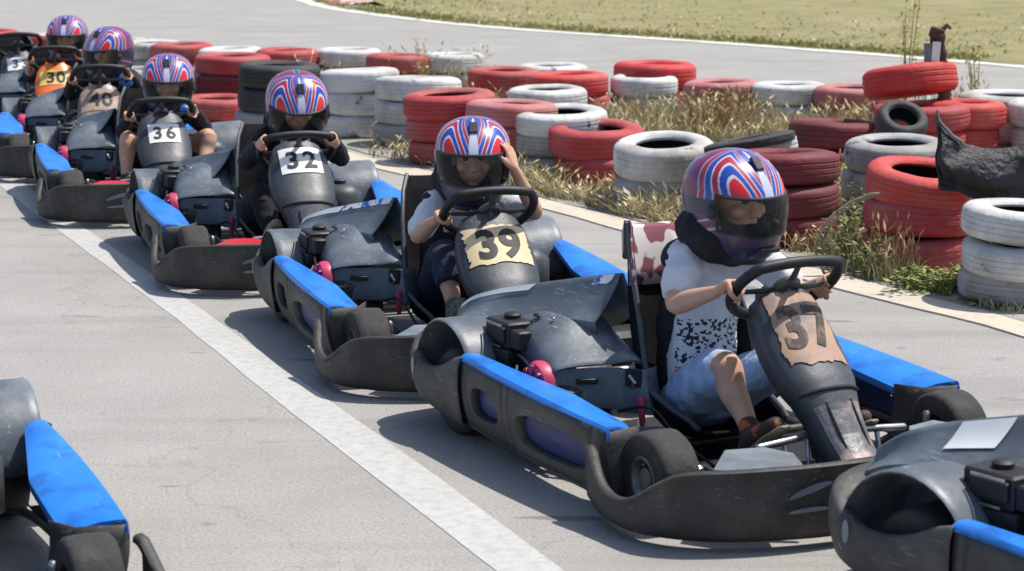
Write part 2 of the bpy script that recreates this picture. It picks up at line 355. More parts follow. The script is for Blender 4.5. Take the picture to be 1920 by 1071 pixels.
# island between the two tracks
near = [(-16, 40), (-11, 33.5), (-7.6, 27.2), (-3.6, 19.6), (-2.1, 16.6), (-.9, 14.2), (.12, 12.3), (1.0, 10.7), (1.74, 9.23), (2.1, 8.4), (2.9, 6.4), (3.7, 4.2), (4.6, 1.5)]
far = [(-14, 43), (-9.5, 33.8), (-6.2, 27.0), (-3.9, 23.4), (-2.0, 20.7), (-.5, 19.3), (.9, 18.5), (2.4, 17.5), (3.7, 16.4), (5.0, 14.8), (6.5, 12), (8.5, 7.5), (11, 2)]
ribbon('dirt_verge', near, far, .003, 'dirt', jag=.1)
ribbon('dusty_shoulder', [(p[0] - .05, p[1] - .02) for p in near], [(p[0] + .20, p[1] + .12) for p in near], .006, 'shoulder', jag=.08)
EB = near[:3] + [(-3.75, 19.3), (-2.25, 16.2), (-1.12, 13.85), (-.50, 12.75), (.15, 11.62), (.85, 10.3), (1.55, 8.98), (2.01, 8.15), (2.8, 6.5), (3.8, 4.1), (4.7, 1.5)]
ET = [(p[0] + .12, p[1] + .1) for p in near[:3]] + [(-3.6, 19.5), (-2.12, 16.45), (-1.15, 14.29), (-.48, 13.17), (.15, 12.05), (.90, 10.65), (1.52, 9.47), (2.07, 8.42), (2.95, 6.65), (3.95, 4.2), (4.85, 1.5)]
ribbon('lane_edge_line', EB, ET, .008, 'edge_paint', jag=.03)
fl = [(-5.2, 40), (-3.85, 36.2), (-2.95, 32.97), (-1.99, 30.76), (-.42, 28.0), (2.13, 25.13), (3.74, 23.2), (5.13, 21.3), (6.5, 19.2), (9, 15), (12, 9)]
fr = [(-4.9, 40), (-3.55, 36.3), (-2.7, 33.15), (-1.78, 30.96), (-.22, 28.2), (2.30, 25.33), (3.93, 23.4), (5.33, 21.5), (6.7, 19.4), (9.2, 15.1), (12.2, 9)]
ribbon('track_edge_line', fl, fr, .008, 'far_paint', jag=.05)
ff = [(-5.0, 41), (-3.6, 36.6), (-2.74, 33.3), (-1.82, 31.05), (-.26, 28.3), (2.26, 25.43), (3.89, 23.5), (5.29, 21.6), (6.66, 19.5), (9.2, 15.3), (12.2, 9.2)]
ribbon('grass_field', ff, [(-5, 300), (0, 300), (5, 300), (15, 300), (30, 300), (60, 300), (90, 280), (120, 240), (150, 150), (160, 80), (160, 9)], .012, 'field', jag=.12)
# red and white kerb on the inside of the bend
M['kerb'] = mat('red_white_kerb', (.62, .6, .57), rough=.8, col2=(.55, .16, .15), nscale=1.6, nlo=.5, nhi=.52, detail=0)
mb = MB(); K0 = catmull([(-4.3, 38.2, 0), (-3.62, 36.3, 0), (-2.98, 34.4, 0), (-2.55, 33.0, 0)], 6)
mb.grid([[p + Vector((.02, .05, .012)), p + Vector((.12, .08, .07)), p + Vector((.42, .2, .09)), p + Vector((.6, .3, .012))] for p in K0])
tag(mb.build('kerb', 'kerb'), kind='structure')
# ================================================================== KART
def mir(P): return [(p[0], -p[1], *p[2:]) for p in P]
CURVE = [(.412, .570, .045), (.416, .594, .090), (.435, .594, .125), (.468, .560, .152), (.510, .515, .168), (.555, .468, .176), (.600, .422, .174), (.645, .378, .162), (.672, .345, .140),
         (.705, .295, .116), (.755, .235, .106), (.805, .190, .100), (.86, .160, .094), (.90, .150, .088)]
def panel_pt(u, s, off=0.0):
    """front panel surface: u across -1..1, s index along the centre line"""
    i = min(int(s), len(CURVE) - 2); t = s - i
    x, z, wd = [lerp(CURVE[i][k], CURVE[i + 1][k], t) for k in range(3)]; wd *= .86
    a = CURVE[max(i - 1, 0)]; b = CURVE[min(i + 2, len(CURVE) - 1)]
    d = Vector((b[0] - a[0], 0, b[1] - a[1])).normalized(); n = Vector((-d.z, 0, d.x))
    if n.x < 0: n = -n
    e = -.045 * abs(u) ** 2.6 * (wd / .15)
    return Vector((x, u * wd * (1 - .06 * abs(u) ** 3), z)) + n * (e + off)
ARC = [0]
for i in range(len(CURVE) - 1): ARC.append(ARC[-1] + math.hypot(CURVE[i + 1][0] - CURVE[i][0], CURVE[i + 1][1] - CURVE[i][1]))
def s_from_arc(a):
    for i in range(len(ARC) - 1):
        if a <= ARC[i + 1]: return i + max(0, (a - ARC[i])) / (ARC[i + 1] - ARC[i])
    return len(ARC) - 1.001
def on_panel(a, arc, off):
    s = s_from_arc(arc); i = min(int(s), len(CURVE) - 2); wd = .86 * lerp(CURVE[i][2], CURVE[i + 1][2], s - i)
    return panel_pt(max(-1, min(1, a / wd)), s, off)
def number_mesh(txt, size, bold, spacing=1.0):
    cu = bpy.data.curves.new('number', 'FONT'); cu.body = txt; cu.size = size; cu.offset = bold; cu.align_x = 'CENTER'; cu.space_character = spacing
    cu.resolution_u = 6
    o = bpy.data.objects.new('number', cu); COL.objects.link(o); bpy.context.view_layer.update()
    me = bpy.data.meshes.new_from_object(o.evaluated_get(bpy.context.evaluated_depsgraph_get()))
    import bmesh
    bm = bmesh.new(); bm.from_mesh(me); bmesh.ops.triangulate(bm, faces=bm.faces)
    for _ in range(4):
        ed = [e for e in bm.edges if e.calc_length() > size * .09]
        if not ed: break
        bmesh.ops.subdivide_edges(bm, edges=ed, cuts=1); bmesh.ops.triangulate(bm, faces=bm.faces)
    bm.verts.index_update(); vs = [v.co.copy() for v in bm.verts]; fs = [[v.index for v in f.verts] for f in bm.faces]; bm.free()
    bpy.data.objects.remove(o); bpy.data.curves.remove(cu); bpy.data.meshes.remove(me)
    ys = [v.y for v in vs]; cy = (max(ys) + min(ys)) / 2
    return [Vector((v.x, v.y - cy, 0)) for v in vs], fs
def number_plate(parent, txt, matn, w_, h_, arc0, ink, size, bold, ragged=0, spacing=1.1, seed=0, tilt=0.0):
    mb = MB(); n = 24
    # plate sheet, ragged outline where torn
    rows = []
    for i in range(n + 1):
        row = []
        for j in range(n + 1):
            a = (i / n - .5) * 2; b = (j / n - .5) * 2
            rg = 0
            if ragged:
                ed = max(abs(a), abs(b)) ** 3
                rg = ragged * ed * (noise.noise(Vector((a * 2.6 + seed, b * 2.6, seed))) + .7 * noise.noise(Vector((a * 7 + seed, b * 7, seed * 2))))
            x = a * (w_ / 2) * (1 + rg); y = b * (h_ / 2) * (1 + rg)
            xr = x * math.cos(tilt) - y * math.sin(tilt); yr = x * math.sin(tilt) + y * math.cos(tilt)
            row.append(on_panel(xr, arc0 - yr, .0035))
        rows.append(row)
    mb.grid(rows)
    vs, fs = number_mesh(txt, size, bold, spacing)
    mb.mat(1); ct, st = math.cos(tilt), math.sin(tilt)
    mb.add([on_panel(v.x * ct - v.y * st, arc0 - (v.x * st + v.y * ct), .0065) for v in vs], fs); mb.raw = True
    return mb.build('number_plate', [matn, ink], parent, smooth=0)
def sellipse(cx, cz, a, b, n, p=3.2):
    out = []
    for i in range(n):
        t = 2 * math.pi * i / n - math.pi * .75
        c, s_ = math.cos(t), math.sin(t)
        out.append((cx + a * math.copysign(abs(c) ** (2 / p), c), cz + b * math.copysign(abs(s_) ** (2 / p), s_)))
    return out
def rect_loop(x0, x1, z0, z1, n):
    # n points starting at the lower-left corner going round, n divisible by 4
    q = n // 4; out = []
    for i in range(q): out.append((lerp(x0, x1, i / q), z0))
    for i in range(q): out.append((x1, lerp(z0, z1, i / q)))
    for i in range(q): out.append((lerp(x1, x0, i / q), z1))
    for i in range(q): out.append((x0, lerp(z1, z0, i / q)))
    return out
def pod_y(x, z):      # outward bulge of the side wall
    t = (z - .05) / .22
    return .600 + .034 * math.sin(min(max(t, 0), 1) * 2.2) - .012 * ((x - .02) / .45) ** 2
def pod_top(x): return lerp(.283, .247, (x + .42) / .88)
def pod_bot(x): return lerp(.072, .048, (x + .42) / .88)
def make_pod(side, parent):
    S = side; P = lambda x, z, ins=0: (x, S * (pod_y(x, z) - ins), z)
    mb = MB(); n = 32
    wins = [(-.255, .168, .092, .050, -.385, -.125), (.155, .150, .205, .056, -.085, .395)]
    cols = [(-.42, -.385), (-.125, -.085), (.395, .46)]
    for a, b in cols:
        mb.grid([[P(x, lerp(pod_bot(x), pod_top(x), k / 8)) for k in range(9)] for x in (a, (a + b) / 2, b)])
    for cx, cz, ha, hb, x0, x1 in wins:
        rl = rect_loop(x0, x1, 0, 1, n); el = sellipse(cx, cz, ha, hb, n)
        rows = []
        for t in (0, .5, 1):
            row = []
            for (rx, rz), (ex, ez) in zip(rl, el):
                rz_ = lerp(pod_bot(rx), pod_top(rx), rz); row.append(P(lerp(rx, ex, t), lerp(rz_, ez, t)))
            rows.append(row)
        rows.append([P(lerp(cx, ex, .97), lerp(cz, ez, .97), .008) for ex, ez in el])
        rows.append([P(lerp(cx, ex, .92), lerp(cz, ez, .92), .026) for ex, ez in el])
        mb.grid(rows, cv=True)
    # rolled bottom edge and top lip
    xs = [-.42 + .88 * i / 16 for i in range(17)]
    mb.grid([[P(x, pod_bot(x)), P(x, pod_bot(x) - .012, .006), P(x, pod_bot(x) - .012, .03), P(x, pod_bot(x), .045)] for x in xs])
    mb.grid([[P(x, pod_top(x)), P(x, pod_top(x) + .006, .008), P(x, pod_top(x) + .004, .03)] for x in xs])
    # front end return
    x = .46
    mb.grid([[P(x, lerp(pod_bot(x), pod_top(x), k / 6)), P(x + .006, lerp(pod_bot(x), pod_top(x), k / 6), .012), P(x - .02, lerp(pod_bot(x), pod_top(x), k / 6), .12), P(x - .10, lerp(pod_bot(x), pod_top(x), k / 6), .17)] for k in range(7)])
    pod = mb.build('side_pod', 'wall', parent, smooth=50, solid=.004, off=0)
    # blue cover
    out = []; inn = []
    N_ = 22
    for i in range(N_ + 1):
        t = i / N_; xo = lerp(-.425, .465, t); zo = pod_top(xo) + .008
        yo = .632 - .012 * ((xo - .02) / .45) ** 2
        xi = lerp(-.405, .40, t)
        yi = lerp(.552, .478, min(t * 1.9, 1)) if t < .93 else lerp(.478, .50, (t - .93) / .07)
        out.append((xo, S * yo, zo)); inn.append((xi, S * yi, zo - .004 - .03 * t))
    mb = MB(); rows = []
    for o, i_ in zip(out, inn):
        o = Vector(o); i_ = Vector(i_); row = [o + Vector((0, 0, -.014)), o + Vector((0, 0, -.003)), o + Vector((0, -S * .006, .004))]
        for k in (.2, .5, .8): row.append(o.lerp(i_, k) + Vector((0, 0, .004 + .008 * math.sin(math.pi * k))))
        row += [i_ + Vector((0, S * .006, .003)), i_, i_ + Vector((0, 0, -.022))]
        rows.append(row)
    first = [p + Vector((-.004, 0, 0)) for p in rows[0]]; last = [p + Vector((.004, 0, 0)) for p in rows[-1]]
    rows = [[Vector((p.x - .004, p.y, p.z - .018)) for p in rows[0]]] + rows + [[Vector((p.x + .006, p.y, p.z - .028)) for p in rows[-1]]]
    mb.grid(rows); mb.build('cover', 'blue', pod, smooth=35, solid=.003)
    for cx, cz, ha, hb, x0, x1 in wins:
        mb = MB(); el = sellipse(cx, cz, ha * .98, hb * .98, n)
        rings = [[P(lerp(cx, ex, k), lerp(cz, ez, k), .0245 - .006 * (1 - k)) for ex, ez in el] for k in (1, .8, .5, .02)]
        mb.grid(rings, cv=True); mb.build('window_insert', 'navy', pod, smooth=60)
    return pod
REARPATH = [(-.42, -.628, .072, .290), (-.47, -.631, .074, .275), (-.53, -.633, .078, .246), (-.60, -.634, .085, .226), (-.67, -.634, .096, .220), (-.735, -.629, .108, .230), (-.79, -.612, .120, .252),
            (-.835, -.582, .128, .275), (-.870, -.53, .134, .292), (-.893, -.46, .135, .298), (-.906, -.37, .135, .298), (-.913, -.26, .135, .298), (-.915, -.13, .135, .298), (-.915, 0, .135, .298)]
FRONTPATH = [(.430, -.655, .048, .208), (.455, -.662, .045, .202), (.49, -.672, .040, .170), (.54, -.681, .036, .134), (.60, -.685, .032, .115), (.66, -.680, .030, .116), (.71, -.666, .030, .138), (.757, -.643, .030, .174), (.80, -.612, .030, .203), (.845, -.567, .030, .217),
             (.885, -.51, .030, .222), (.93, -.41, .030, .227), (.965, -.29, .030, .230), (.985, -.15, .030, .232), (.992, 0, .030, .232)]
def wall_path(path):
    full = path + [(p[0], -p[1], p[2], p[3]) for p in reversed(path[:-1])]
    P = catmull([(p[0], p[1], 0) for p in full], 4); Z = catmull([(p[2], p[3], 0) for p in full], 4)
    return [(a.x, a.y, b.x, b.y) for a, b in zip(P, Z)]
def path_normal(W_, i):
    a = W_[max(i - 1, 0)]; b = W_[min(i + 1, len(W_) - 1)]; d = Vector((b[0] - a[0], b[1] - a[1], 0)).normalized()
    n = Vector((d.y, -d.x, 0))
    return n
SHR = [(-.84, -.46, .300, -.42, .350, -.26, .24), (-.77, -.455, .33, -.395, .400, -.24, .28), (-.67, -.44, .35, -.355, .438, -.20, .30), (-.52, -.41, .37, -.305, .475, -.17, .32), (-.38, -.37, .39, -.26, .508, -.15, .34), (-.26, -.32, .41, -.215, .536, -.14, .38), (-.18, -.28, .41, -.19, .552, -.14, .42)]
SHA_ = catmull([(q[0], q[1], q[2]) for q in SHR], 6); SHB = catmull([(q[0], q[3], q[4]) for q in SHR], 6); SHC = catmull([(q[0], q[5], q[6]) for q in SHR], 6)
def shroud_at(f):
    f = min(max(f, 0), 1) * (len(SHA_) - 1); i = min(int(f), len(SHA_) - 2); t = f - i
    a, b, c = [L_[i].lerp(L_[i + 1], t) for L_ in (SHA_, SHB, SHC)]; return a.x, a, b, c
def shroud_pt(f, t, off=0):
    x, a, b, c = shroud_at(f); p = a.lerp(b, t); n = Vector((0, -(b.z - a.z), (b.y - a.y))).normalized()
    if n.z < 0: n = -n
    return p + n * (off - .010 * math.sin(math.pi * t))
def make_kart(detail=True):
    k = empty('go_kart', (0, 0, 0))
    for s in (-1, 1): make_pod(s, k)
    # --- rear bumper: wall, shelf
    Wp = wall_path(REARPATH); mb = MB(); rows = []
    for i, (x, y, zb, zt) in enumerate(Wp):
        nrm = path_normal(Wp, i)
        if nrm.dot(Vector((x + .4, y, 0))) < 0: nrm = -nrm
        c = Vector((x, y, 0)); back = max(0, min(1, (-.80 - x) / .10)); shelf = lerp(.016, .11, back)
        r = [(-.05, zb + .004), (-.022, zb - .004), (-.010, zb + .004), (-.001, lerp(zb, zt, .25)), (.006, lerp(zb, zt, .5)), (.006, lerp(zb, zt, .8)), (.000, zt - .006), (-.008, zt), (-.03, zt - .004), (-shelf, zt - .010), (-shelf - .012, zt - .03)]
        rows.append([c + nrm * a + Vector((0, 0, z)) for a, z in r])
    mb.grid(rows)
    rb = mb.build('rear_bumper', 'wall', k, smooth=50, solid=.004, off=0)
    # corner vents: pale discs proud of the wall, painting light showing through slots
    for s in (-1, 1):
        for da, hh in ((0, .030), (.035, .018)):
            mb = MB()
            cx, cy = -.735 - da * .6, s * (.637 - da * .35); rr = []
            for q in range(12):
                t = 2 * math.pi * q / 12; rr.append((cx + .011 * math.cos(t), cy + s * .003, .205 - da + hh * math.sin(t)))
            mb.add(rr, [list(range(12))]); mb.build('corner_vent', 'plate_grey', rb, smooth=0)
    # --- wheel fenders: open barrels
    for s in (-1, 1):
        mb = MB(); n = 20; rows = []
        prof = [(.600, .98, 1.0), (.603, .985, 1.03), (.594, 1.01, 1.06), (.575, 1.0, 1.05), (.53, 1.0, 1.05), (.46, 1.03, 1.03), (.40, 1.02, 1.0), (.376, .98, .96)]
        for yy, sx, sz in prof:
            row = []
            for j in range(n + 1):
                t = math.pi * (j / n) * 1.06 - .06
                row.append((-.590 + .205 * sx * math.cos(t), s * yy, .170 + .198 * sz * max(math.sin(t), -.2)))
            rows.append(row)
        # inner closing wall
        for q in (.6, .1):
            row = []
            for j in range(n + 1):
                t = math.pi * (j / n) * 1.06 - .06
                row.append((-.590 + .205 * .98 * q * math.cos(t), s * .372, .17 + .198 * .96 * q * max(math.sin(t), -.2)))
            rows.append(row)
        mb.grid(rows); mb.build('wheel_fender', 'hood', k, smooth=60, solid=.005)
    # --- front bumper
    Wp = wall_path(FRONTPATH); mb = MB(); rows = []
    for i, (x, y, zb, zt) in enumerate(Wp):
        nrm = path_normal(Wp, i)
        if nrm.dot(Vector((x - .3, y, 0))) < 0: nrm = -nrm
        c = Vector((x, y, 0)); h = zt - zb; ctr = max(0, 1 - abs(y) / .5)
        r = [(-.05, zb + .006), (-.03, zb - .004), (-.012, zb), (.002, zb + h * .10), (.007, zb + h * .4), (.007, zb + h * .6), (.005, zb + h * .9), (.009, zt - .010), (.010, zt - .003), (.004, zt + .001), (-.010, zt), (-.016 - .016 * ctr, zt - .004), (-.018 - .02 * ctr, zt - .016)]
        rows.append([c + nrm * a + Vector((0, 0, z)) for a, z in r])
    mb.grid(rows); fb = mb.build('front_bumper', 'bumper', k, smooth=50, solid=.004, off=0)
    # leaf-shaped moulded slots either side of the bumper front
    for s in (-1, 1):
        for oy, oz, hh in ((0, .165, .016), (0, .112, .010)):
            mb = MB(); pts = []; cy = s * .30
            for q in range(14):
                t = 2 * math.pi * q / 14; yy = cy + .065 * math.cos(t) * 1.0; zz = oz + hh * math.sin(t) * (1 if math.sin(t) > 0 else .3) + .018 * math.cos(t) * -s * (1 if hh > .012 else .1)
                xx = .963 + .040 * (1 - abs(yy) / .30) + .0155
                pts.append((xx, yy, zz))
            mb.add(pts, [list(range(14))]); mb.build('bumper_slot', 'plate_grey', fb, smooth=0)
    for s in (-1, 1):   # pale plates behind the bumper
        mb = MB(); pl = [(.77, -.47, .196), (.66, -.36, .212), (.69, -.25, .214), (.76, -.20, .206), (.92, -.27, .208), (.89, -.38, .208)]
        mb.add([(x, s * -y, z) for x, y, z in pl] + [(x, s * -y, z - .012) for x, y, z in pl], [[0, 1, 2, 3, 4, 5], [11, 10, 9, 8, 7, 6]] + [[i, (i + 1) % 6, 6 + (i + 1) % 6, 6 + i] for i in range(6)])
        mb.build('bumper_plate', 'plate_grey', k, smooth=0, bevel=.004)
    # --- floor, chassis
    mb = MB(); mb.box((.25, 0, .042), (1.15, .60, .006), bev=.002); mb.build('floor_tray', 'black', k)
    mb = MB()
    for s in (-1, 1):
        mb.tube(catmull([(-.75, s * .30, .10), (-.45, s * .32, .07), (.2, s * .34, .06), (.5, s * .27, .06), (.82, s * .22, .07)], 5), .015)
        mb.tube(catmull([(-.35, s * .34, .075), (-.3, s * .50, .09), (.0, s * .54, .10), (.3, s * .53, .10), (.38, s * .38, .07)], 5), .012)
        mb.tube([(.45, s * .28, .065), (.52, s * .40, .10), (.56, s * .46, .13)], .014)
        mb.tube([(-.42, s * .24, .075), (-.42, s * .24, .30), (-.36, s * .19, .42)], .011)
        mb.tube(catmull([(.56, s * .24, .07), (.70, s * .30, .12), (.82, s * .30, .17), (.90, s * .2, .17)], 4), .011)
    for x in (-.75, -.45, .1, .48): mb.tube([(x, -.31, .07), (x, .31, .07)], .014)
    mb.tube([(.82, -.22, .07), (.82, .22, .07)], .014)
    mb.tube(catmull([(.22, -.42, .12), (.33, -.38, .17), (.42, -.33, .13), (.60, -.28, .09)], 5), .009)
    mb.build('chassis_frame', 'steel', k)
    mb = MB()
    for s in (-1, 1):
        mb.tube([(.60, s * .40, .12), (.66, s * .06, .14)], .007); mb.ball((.60, s * .40, .12), .014, 6)
        mb.tube([(.56, s * .42, .08), (.56, s * .42, .20)], .012); mb.box((.57, s * .40, .135), (.07, .03, .045), bev=.008)
        mb.tube([(.48, s * .42, .10), (.62, s * .43, .11)], .010)
    mb.build('steering_linkage', 'bright', k)
    for s in (-1, 1):    # pedals
        mb = MB(); mb.tube([(.70, s * .16, .06), (.66, s * .16, .20)], .008); mb.tube([(.655, s * .08, .215), (.665, s * .25, .205)], .011)
        mb.tube([(.655, s * .08, .215), (.70, s * .10, .08)], .006); mb.build('pedal', 'bright', k)
    # --- wheels
    def wheel(x, y, r, wd, rr, side):
        mb = MB(); h = wd / 2; prof = [(rr, -h * .92), (r - .035, -h), (r - .012, -h * .94), (r - .002, -h * .78), (r, -h * .4), (r + .001, 0), (r, h * .4), (r - .002, h * .78), (r - .012, h * .94), (r - .035, h), (rr, h * .92), (rr - .008, h * .6), (rr - .008, -h * .6)]
        mb.lathe(prof, 36, 'y', (x, y, r)); t = mb.build('wheel', 'tyre', k, smooth=50)
        mb = MB(); o = side
        mb.lathe([(rr + .002, o * h * .90), (rr - .012, o * h * .90), (rr - .022, o * h * .62), (.05, o * h * .45), (.034, o * h * .5), (.03, o * h * .75), (.001, o * h * .78), (.001, o * h * .3), (rr - .01, o * h * .2)], 30, 'y', (x, y, r))
        for q in range(3):
            a = 2 * math.pi * q / 3; mb.tube([(x + .04 * math.cos(a), y + o * h * .48, r + .04 * math.sin(a)), (x + .04 * math.cos(a), y + o * h * .62, r + .04 * math.sin(a))], .007, 6)
        mb.build('rim', 'rim', t, smooth=40)
    for s in (-1, 1):
        wheel(.56, s * .505, .130, .125, .066, s); wheel(-.58, s * .485, .140, .185, .068, s)
    mb = MB(); mb.tube([(-.58, -.44, .14), (-.58, .44, .14)], .02, 12); mb.lathe([(.02, -.012), (.10, -.005), (.10, .005), (.02, .012)], 24, 'y', (-.58, .12, .14)); mb.build('rear_axle', 'bright', k)
    # --- seat
    SP = [(-.285, .655, .095, .02), (-.275, .67, .12, .035), (-.25, .61, .155, .07), (-.225, .50, .18, .115), (-.195, .37, .195, .15), (-.15, .23, .20, .15), (-.09, .125, .20, .14), (.02, .085, .195, .13), (.13, .085, .18, .10), (.21, .115, .165, .05), (.225, .118, .16, .03)]
    mb = MB(); rows = []
    for i, (x, z, wd, dp) in enumerate(SP):
        a = SP[max(i - 1, 0)]; b = SP[min(i + 1, len(SP) - 1)]; d = Vector((b[0] - a[0], 0, b[1] - a[1])).normalized(); nrm = Vector((-d.z, 0, d.x))
        row = []
        for j in range(15):
            u = j / 7 - 1; y = wd * math.sin(u * math.pi / 2 * .98); row.append(Vector((x, y, z)) + nrm * dp * abs(u) ** 3.2)
        rows.append(row)
    R2 = []
    for i in range(len(rows) - 1):
        for t in (0, .5): R2.append([rows[i][j].lerp(rows[i + 1][j], t) for j in range(15)])
    R2.append(rows[-1]); mb.grid(R2); global SEATROWS; SEATROWS = R2; seat = mb.build('seat', 'seat', k, smooth=60, solid=.012)
    mb = MB(); mb.tube([r[0] for r in R2[2:]], .009, 8); mb.build('seat_edge', 'plastic', seat); mb = MB(); mb.tube([r[-1] for r in R2[2:]], .009, 8); mb.build('seat_edge', 'plastic', seat)
    # --- steering wheel
    C = Vector((.42, 0, .603)); up = Vector((.72, 0, .69)).normalized(); ax = Vector((.69, 0, -.72)).normalized(); yv = Vector((0, 1, 0))
    mb = MB(); pts = []
    for q in range(48):
        t = 2 * math.pi * q / 48; a = math.sin(t); hgt = a * .155
        if a > .62: hgt = .62 * .150 + (a - .62) * .05
        pts.append(C + yv * .170 * math.cos(t) + up * hgt)
    mb.tube(pts, .0165, 12, closed=True); st = mb.build('steering_wheel', 'black', k)
    mb = MB()
    for e in ((0, .09), (-.15, -.02), (.15, -.02)): mb.tube([C + ax * .012, C + ax * .010 + yv * e[0] * .5 + up * e[1] * .5, C + yv * e[0] + up * e[1]], [.018, .014, .011], 8, ell=(.4, 1, tuple(ax)))
    mb.lathe([(.001, -.012), (.04, -.012), (.045, 0), (.04, .012), (.001, .012)], 16, 'z', (0, 0, 0))
    q0 = len(mb.v) - 16 * 5
    rm = ax.to_track_quat('Z', 'Y').to_matrix()
    for i in range(q0, len(mb.v)): mb.v[i] = C + ax * .010 + rm @ mb.v[i]
    mb.build('spoke', 'steel', st)
    mb = MB(); mb.tube([C + ax * .015, C + Vector((.04, 0, -.11)), (.60, 0, .10)], .012, 10); mb.build('steering_column', 'steel', k)
    # --- front panel
    mb = MB(); rows = []
    ns = (len(CURVE) - 1) * 4
    for i in range(ns + 1):
        s = i / 4
        row = [panel_pt(-1.0, s) + Vector((-.05, .0, -.035)), panel_pt(-1.0, s) + Vector((-.012, -.003, -.008))] + [panel_pt(j / 8 - 1, s) for j in range(17)] + [panel_pt(1.0, s) + Vector((-.012, .003, -.008)), panel_pt(1.0, s) + Vector((-.05, 0, -.035))]
        rows.append(row)
    mb.grid(rows)
    for fi in range(len(mb.f)):
        r = fi // 20
        mb.mi[fi] = 0
    fp = mb.build('front_panel', 'plastic', k, smooth=50, solid=.004)
    # ridge below the number shield, with moulded slot
    mb = MB(); mb.tube([panel_pt(-1 + q / 6, 7.9, .002) for q in range(13)], .006, 8); mb.build('shield_ridge', 'black', fp)
    mb = MB(); mb.tube([panel_pt(-.45, 8.6, .001), panel_pt(-.52, 10.6, .001)], .004, 6); mb.build('panel_groove', 'black', fp); mb = MB(); mb.tube([panel_pt(.45, 8.6, .001), panel_pt(.52, 10.6, .001)], .004, 6); mb.build('panel_groove', 'black', fp)
    # --- engine with hood
    mb = MB()
    mb.box((-.24, -.36, .16), (.30, .20, .16), bev=.02)
    for q in range(7): mb.box((-.36, -.36, .20 + q * .016), (.13, .20, .006), bev=.002)
    mb.lathe([(.001, -.05), (.045, -.05), (.05, -.04), (.05, .04), (.045, .05), (.001, .05)], 18, 'y', (-.36, -.40, .14))
    mb.tube(catmull([(-.30, -.46, .20), (-.36, -.50, .19), (-.44, -.50, .22), (-.47, -.44, .26)], 4), .014, 8)
    mb.tube(catmull([(-.12, -.46, .14), (-.06, -.48, .12), (.02, -.44, .10), (.10, -.36, .09)], 4), .016, 8)
    mb.box((-.02, -.35, .10), (.16, .12, .05), bev=.015); mb.tube([(-.10, -.5, .11), (.02, -.50, .11), (.10, -.44, .10)], .010, 8)
    eng = mb.build('engine', 'engine', k)
    mb = MB(); mb.tube(catmull([(-.30, -.49, .27), (-.27, -.515, .24), (-.30, -.52, .19), (-.36, -.50, .16)], 5), .006, 6); mb.tube(catmull([(-.34, -.47, .30), (-.22, -.50, .30), (-.06, -.49, .22), (.06, -.40, .13)], 5), .004, 6); mb.tube(catmull([(.0, -.30, .17), (.12, -.26, .20), (.22, -.22, .12), (.40, -.20, .07)], 5), .005, 6); mb.build('cable', 'black', eng)
    mb = MB(); mb.tube(catmull([(-.34, -.475, .24), (-.30, -.50, .235), (-.27, -.50, .20), (-.30, -.48, .16), (-.40, -.46, .13), (-.52, -.36, .13)], 5), .012, 8); mb.build('exhaust_pipe', 'rim', eng)
    mb = MB(); mb.tube([(-.66, -.30, .13), (-.66, .02, .13)], .045, 14); mb.build('muffler', 'rim', eng)
    for bx, bz in ((-.10, .19), (-.02, .19), (-.20, .12)):
        mb = MB(); mb.tube([(bx, -.445, bz), (bx, -.475, bz)], .008, 6); mb.build('engine_bolt', 'bright', eng)
    mb = MB(); mb.box((-.435, -.440, .350), (.15, .10, .085), bev=.006); mb.box((-.425, -.495, .355), (.11, .014, .048), bev=.003); mb.box((-.33, -.46, .345), (.06, .05, .06), bev=.005); mb.box((-.44, -.47, .285), (.20, .07, .05), bev=.006)
    mb.lathe([(.001, 0), (.026, 0), (.028, .012), (.02, .018), (.001, .018)], 14, 'z', (-.44, -.43, .393)); af = mb.build('air_filter', 'black', k); mb = MB(); mb.box((-.425, -.5035, .385), (.10, .004, .006)); mb.build('filter_clip', 'bright', af); mb = MB(); mb.box((-.425, -.5035, .318), (.08, .004, .006)); mb.build('filter_clip', 'bright', af)
    mb = MB(); c = (-.175, -.490, .236)
    mb.lathe([(.001, -.010), (.020, -.020), (.024, -.010), (.048, -.014), (.068, -.006), (.075, .010), (.072, .03), (.001, .03)], 22, 'y', c)
    for q in range(8):
        a = 2 * math.pi * q / 8; mb.box((c[0] + .046 * math.cos(a), c[1] - .014, c[2] + .046 * math.sin(a)), (.036, .014, .010), Matrix.Rotation(-a, 3, 'Y'), .003)
    stt = mb.build('pull_starter', 'pink', k)
    mb = MB(); mb.tube([(c[0] + .06, c[1] - .01, c[2] - .02), (c[0] + .12, c[1] - .015, c[2] - .045)], [.013, .010], 8); mb.tube([(c[0] + .12, c[1] - .03, c[2] - .05), (c[0] + .125, c[1] + .015, c[2] - .04)], .010, 8); mb.build('starter_handle', 'pink', stt)
    mb = MB(); mb.tube([(.02, -.235, .20), (.03, -.235, .13)], [.014, .009], 8); mb.build('choke_knob', 'pink', k)
    # hood: sloping dome with chin box
    secs = [  # x, list of (y,z) from the outer side to the inner
        (-.56, [(-.440, .27), (-.432, .335), (-.375, .375), (-.29, .395), (-.22, .395), (-.19, .34)]),
        (-.46, [(-.445, .27), (-.438, .342), (-.380, .390), (-.30, .412), (-.22, .405), (-.185, .34)]),
        (-.36, [(-.450, .27), (-.445, .345), (-.385, .398), (-.30, .422), (-.21, .412), (-.175, .32)]),
        (-.26, [(-.455, .265), (-.450, .335), (-.388, .388), (-.30, .412), (-.205, .402), (-.165, .30)]),
        (-.18, [(-.460, .262), (-.453, .318), (-.390, .352), (-.30, .366), (-.205, .364), (-.158, .29)]),
        (-.105, [(-.46, .25), (-.45, .300), (-.39, .318), (-.30, .326), (-.20, .330), (-.15, .25)])]
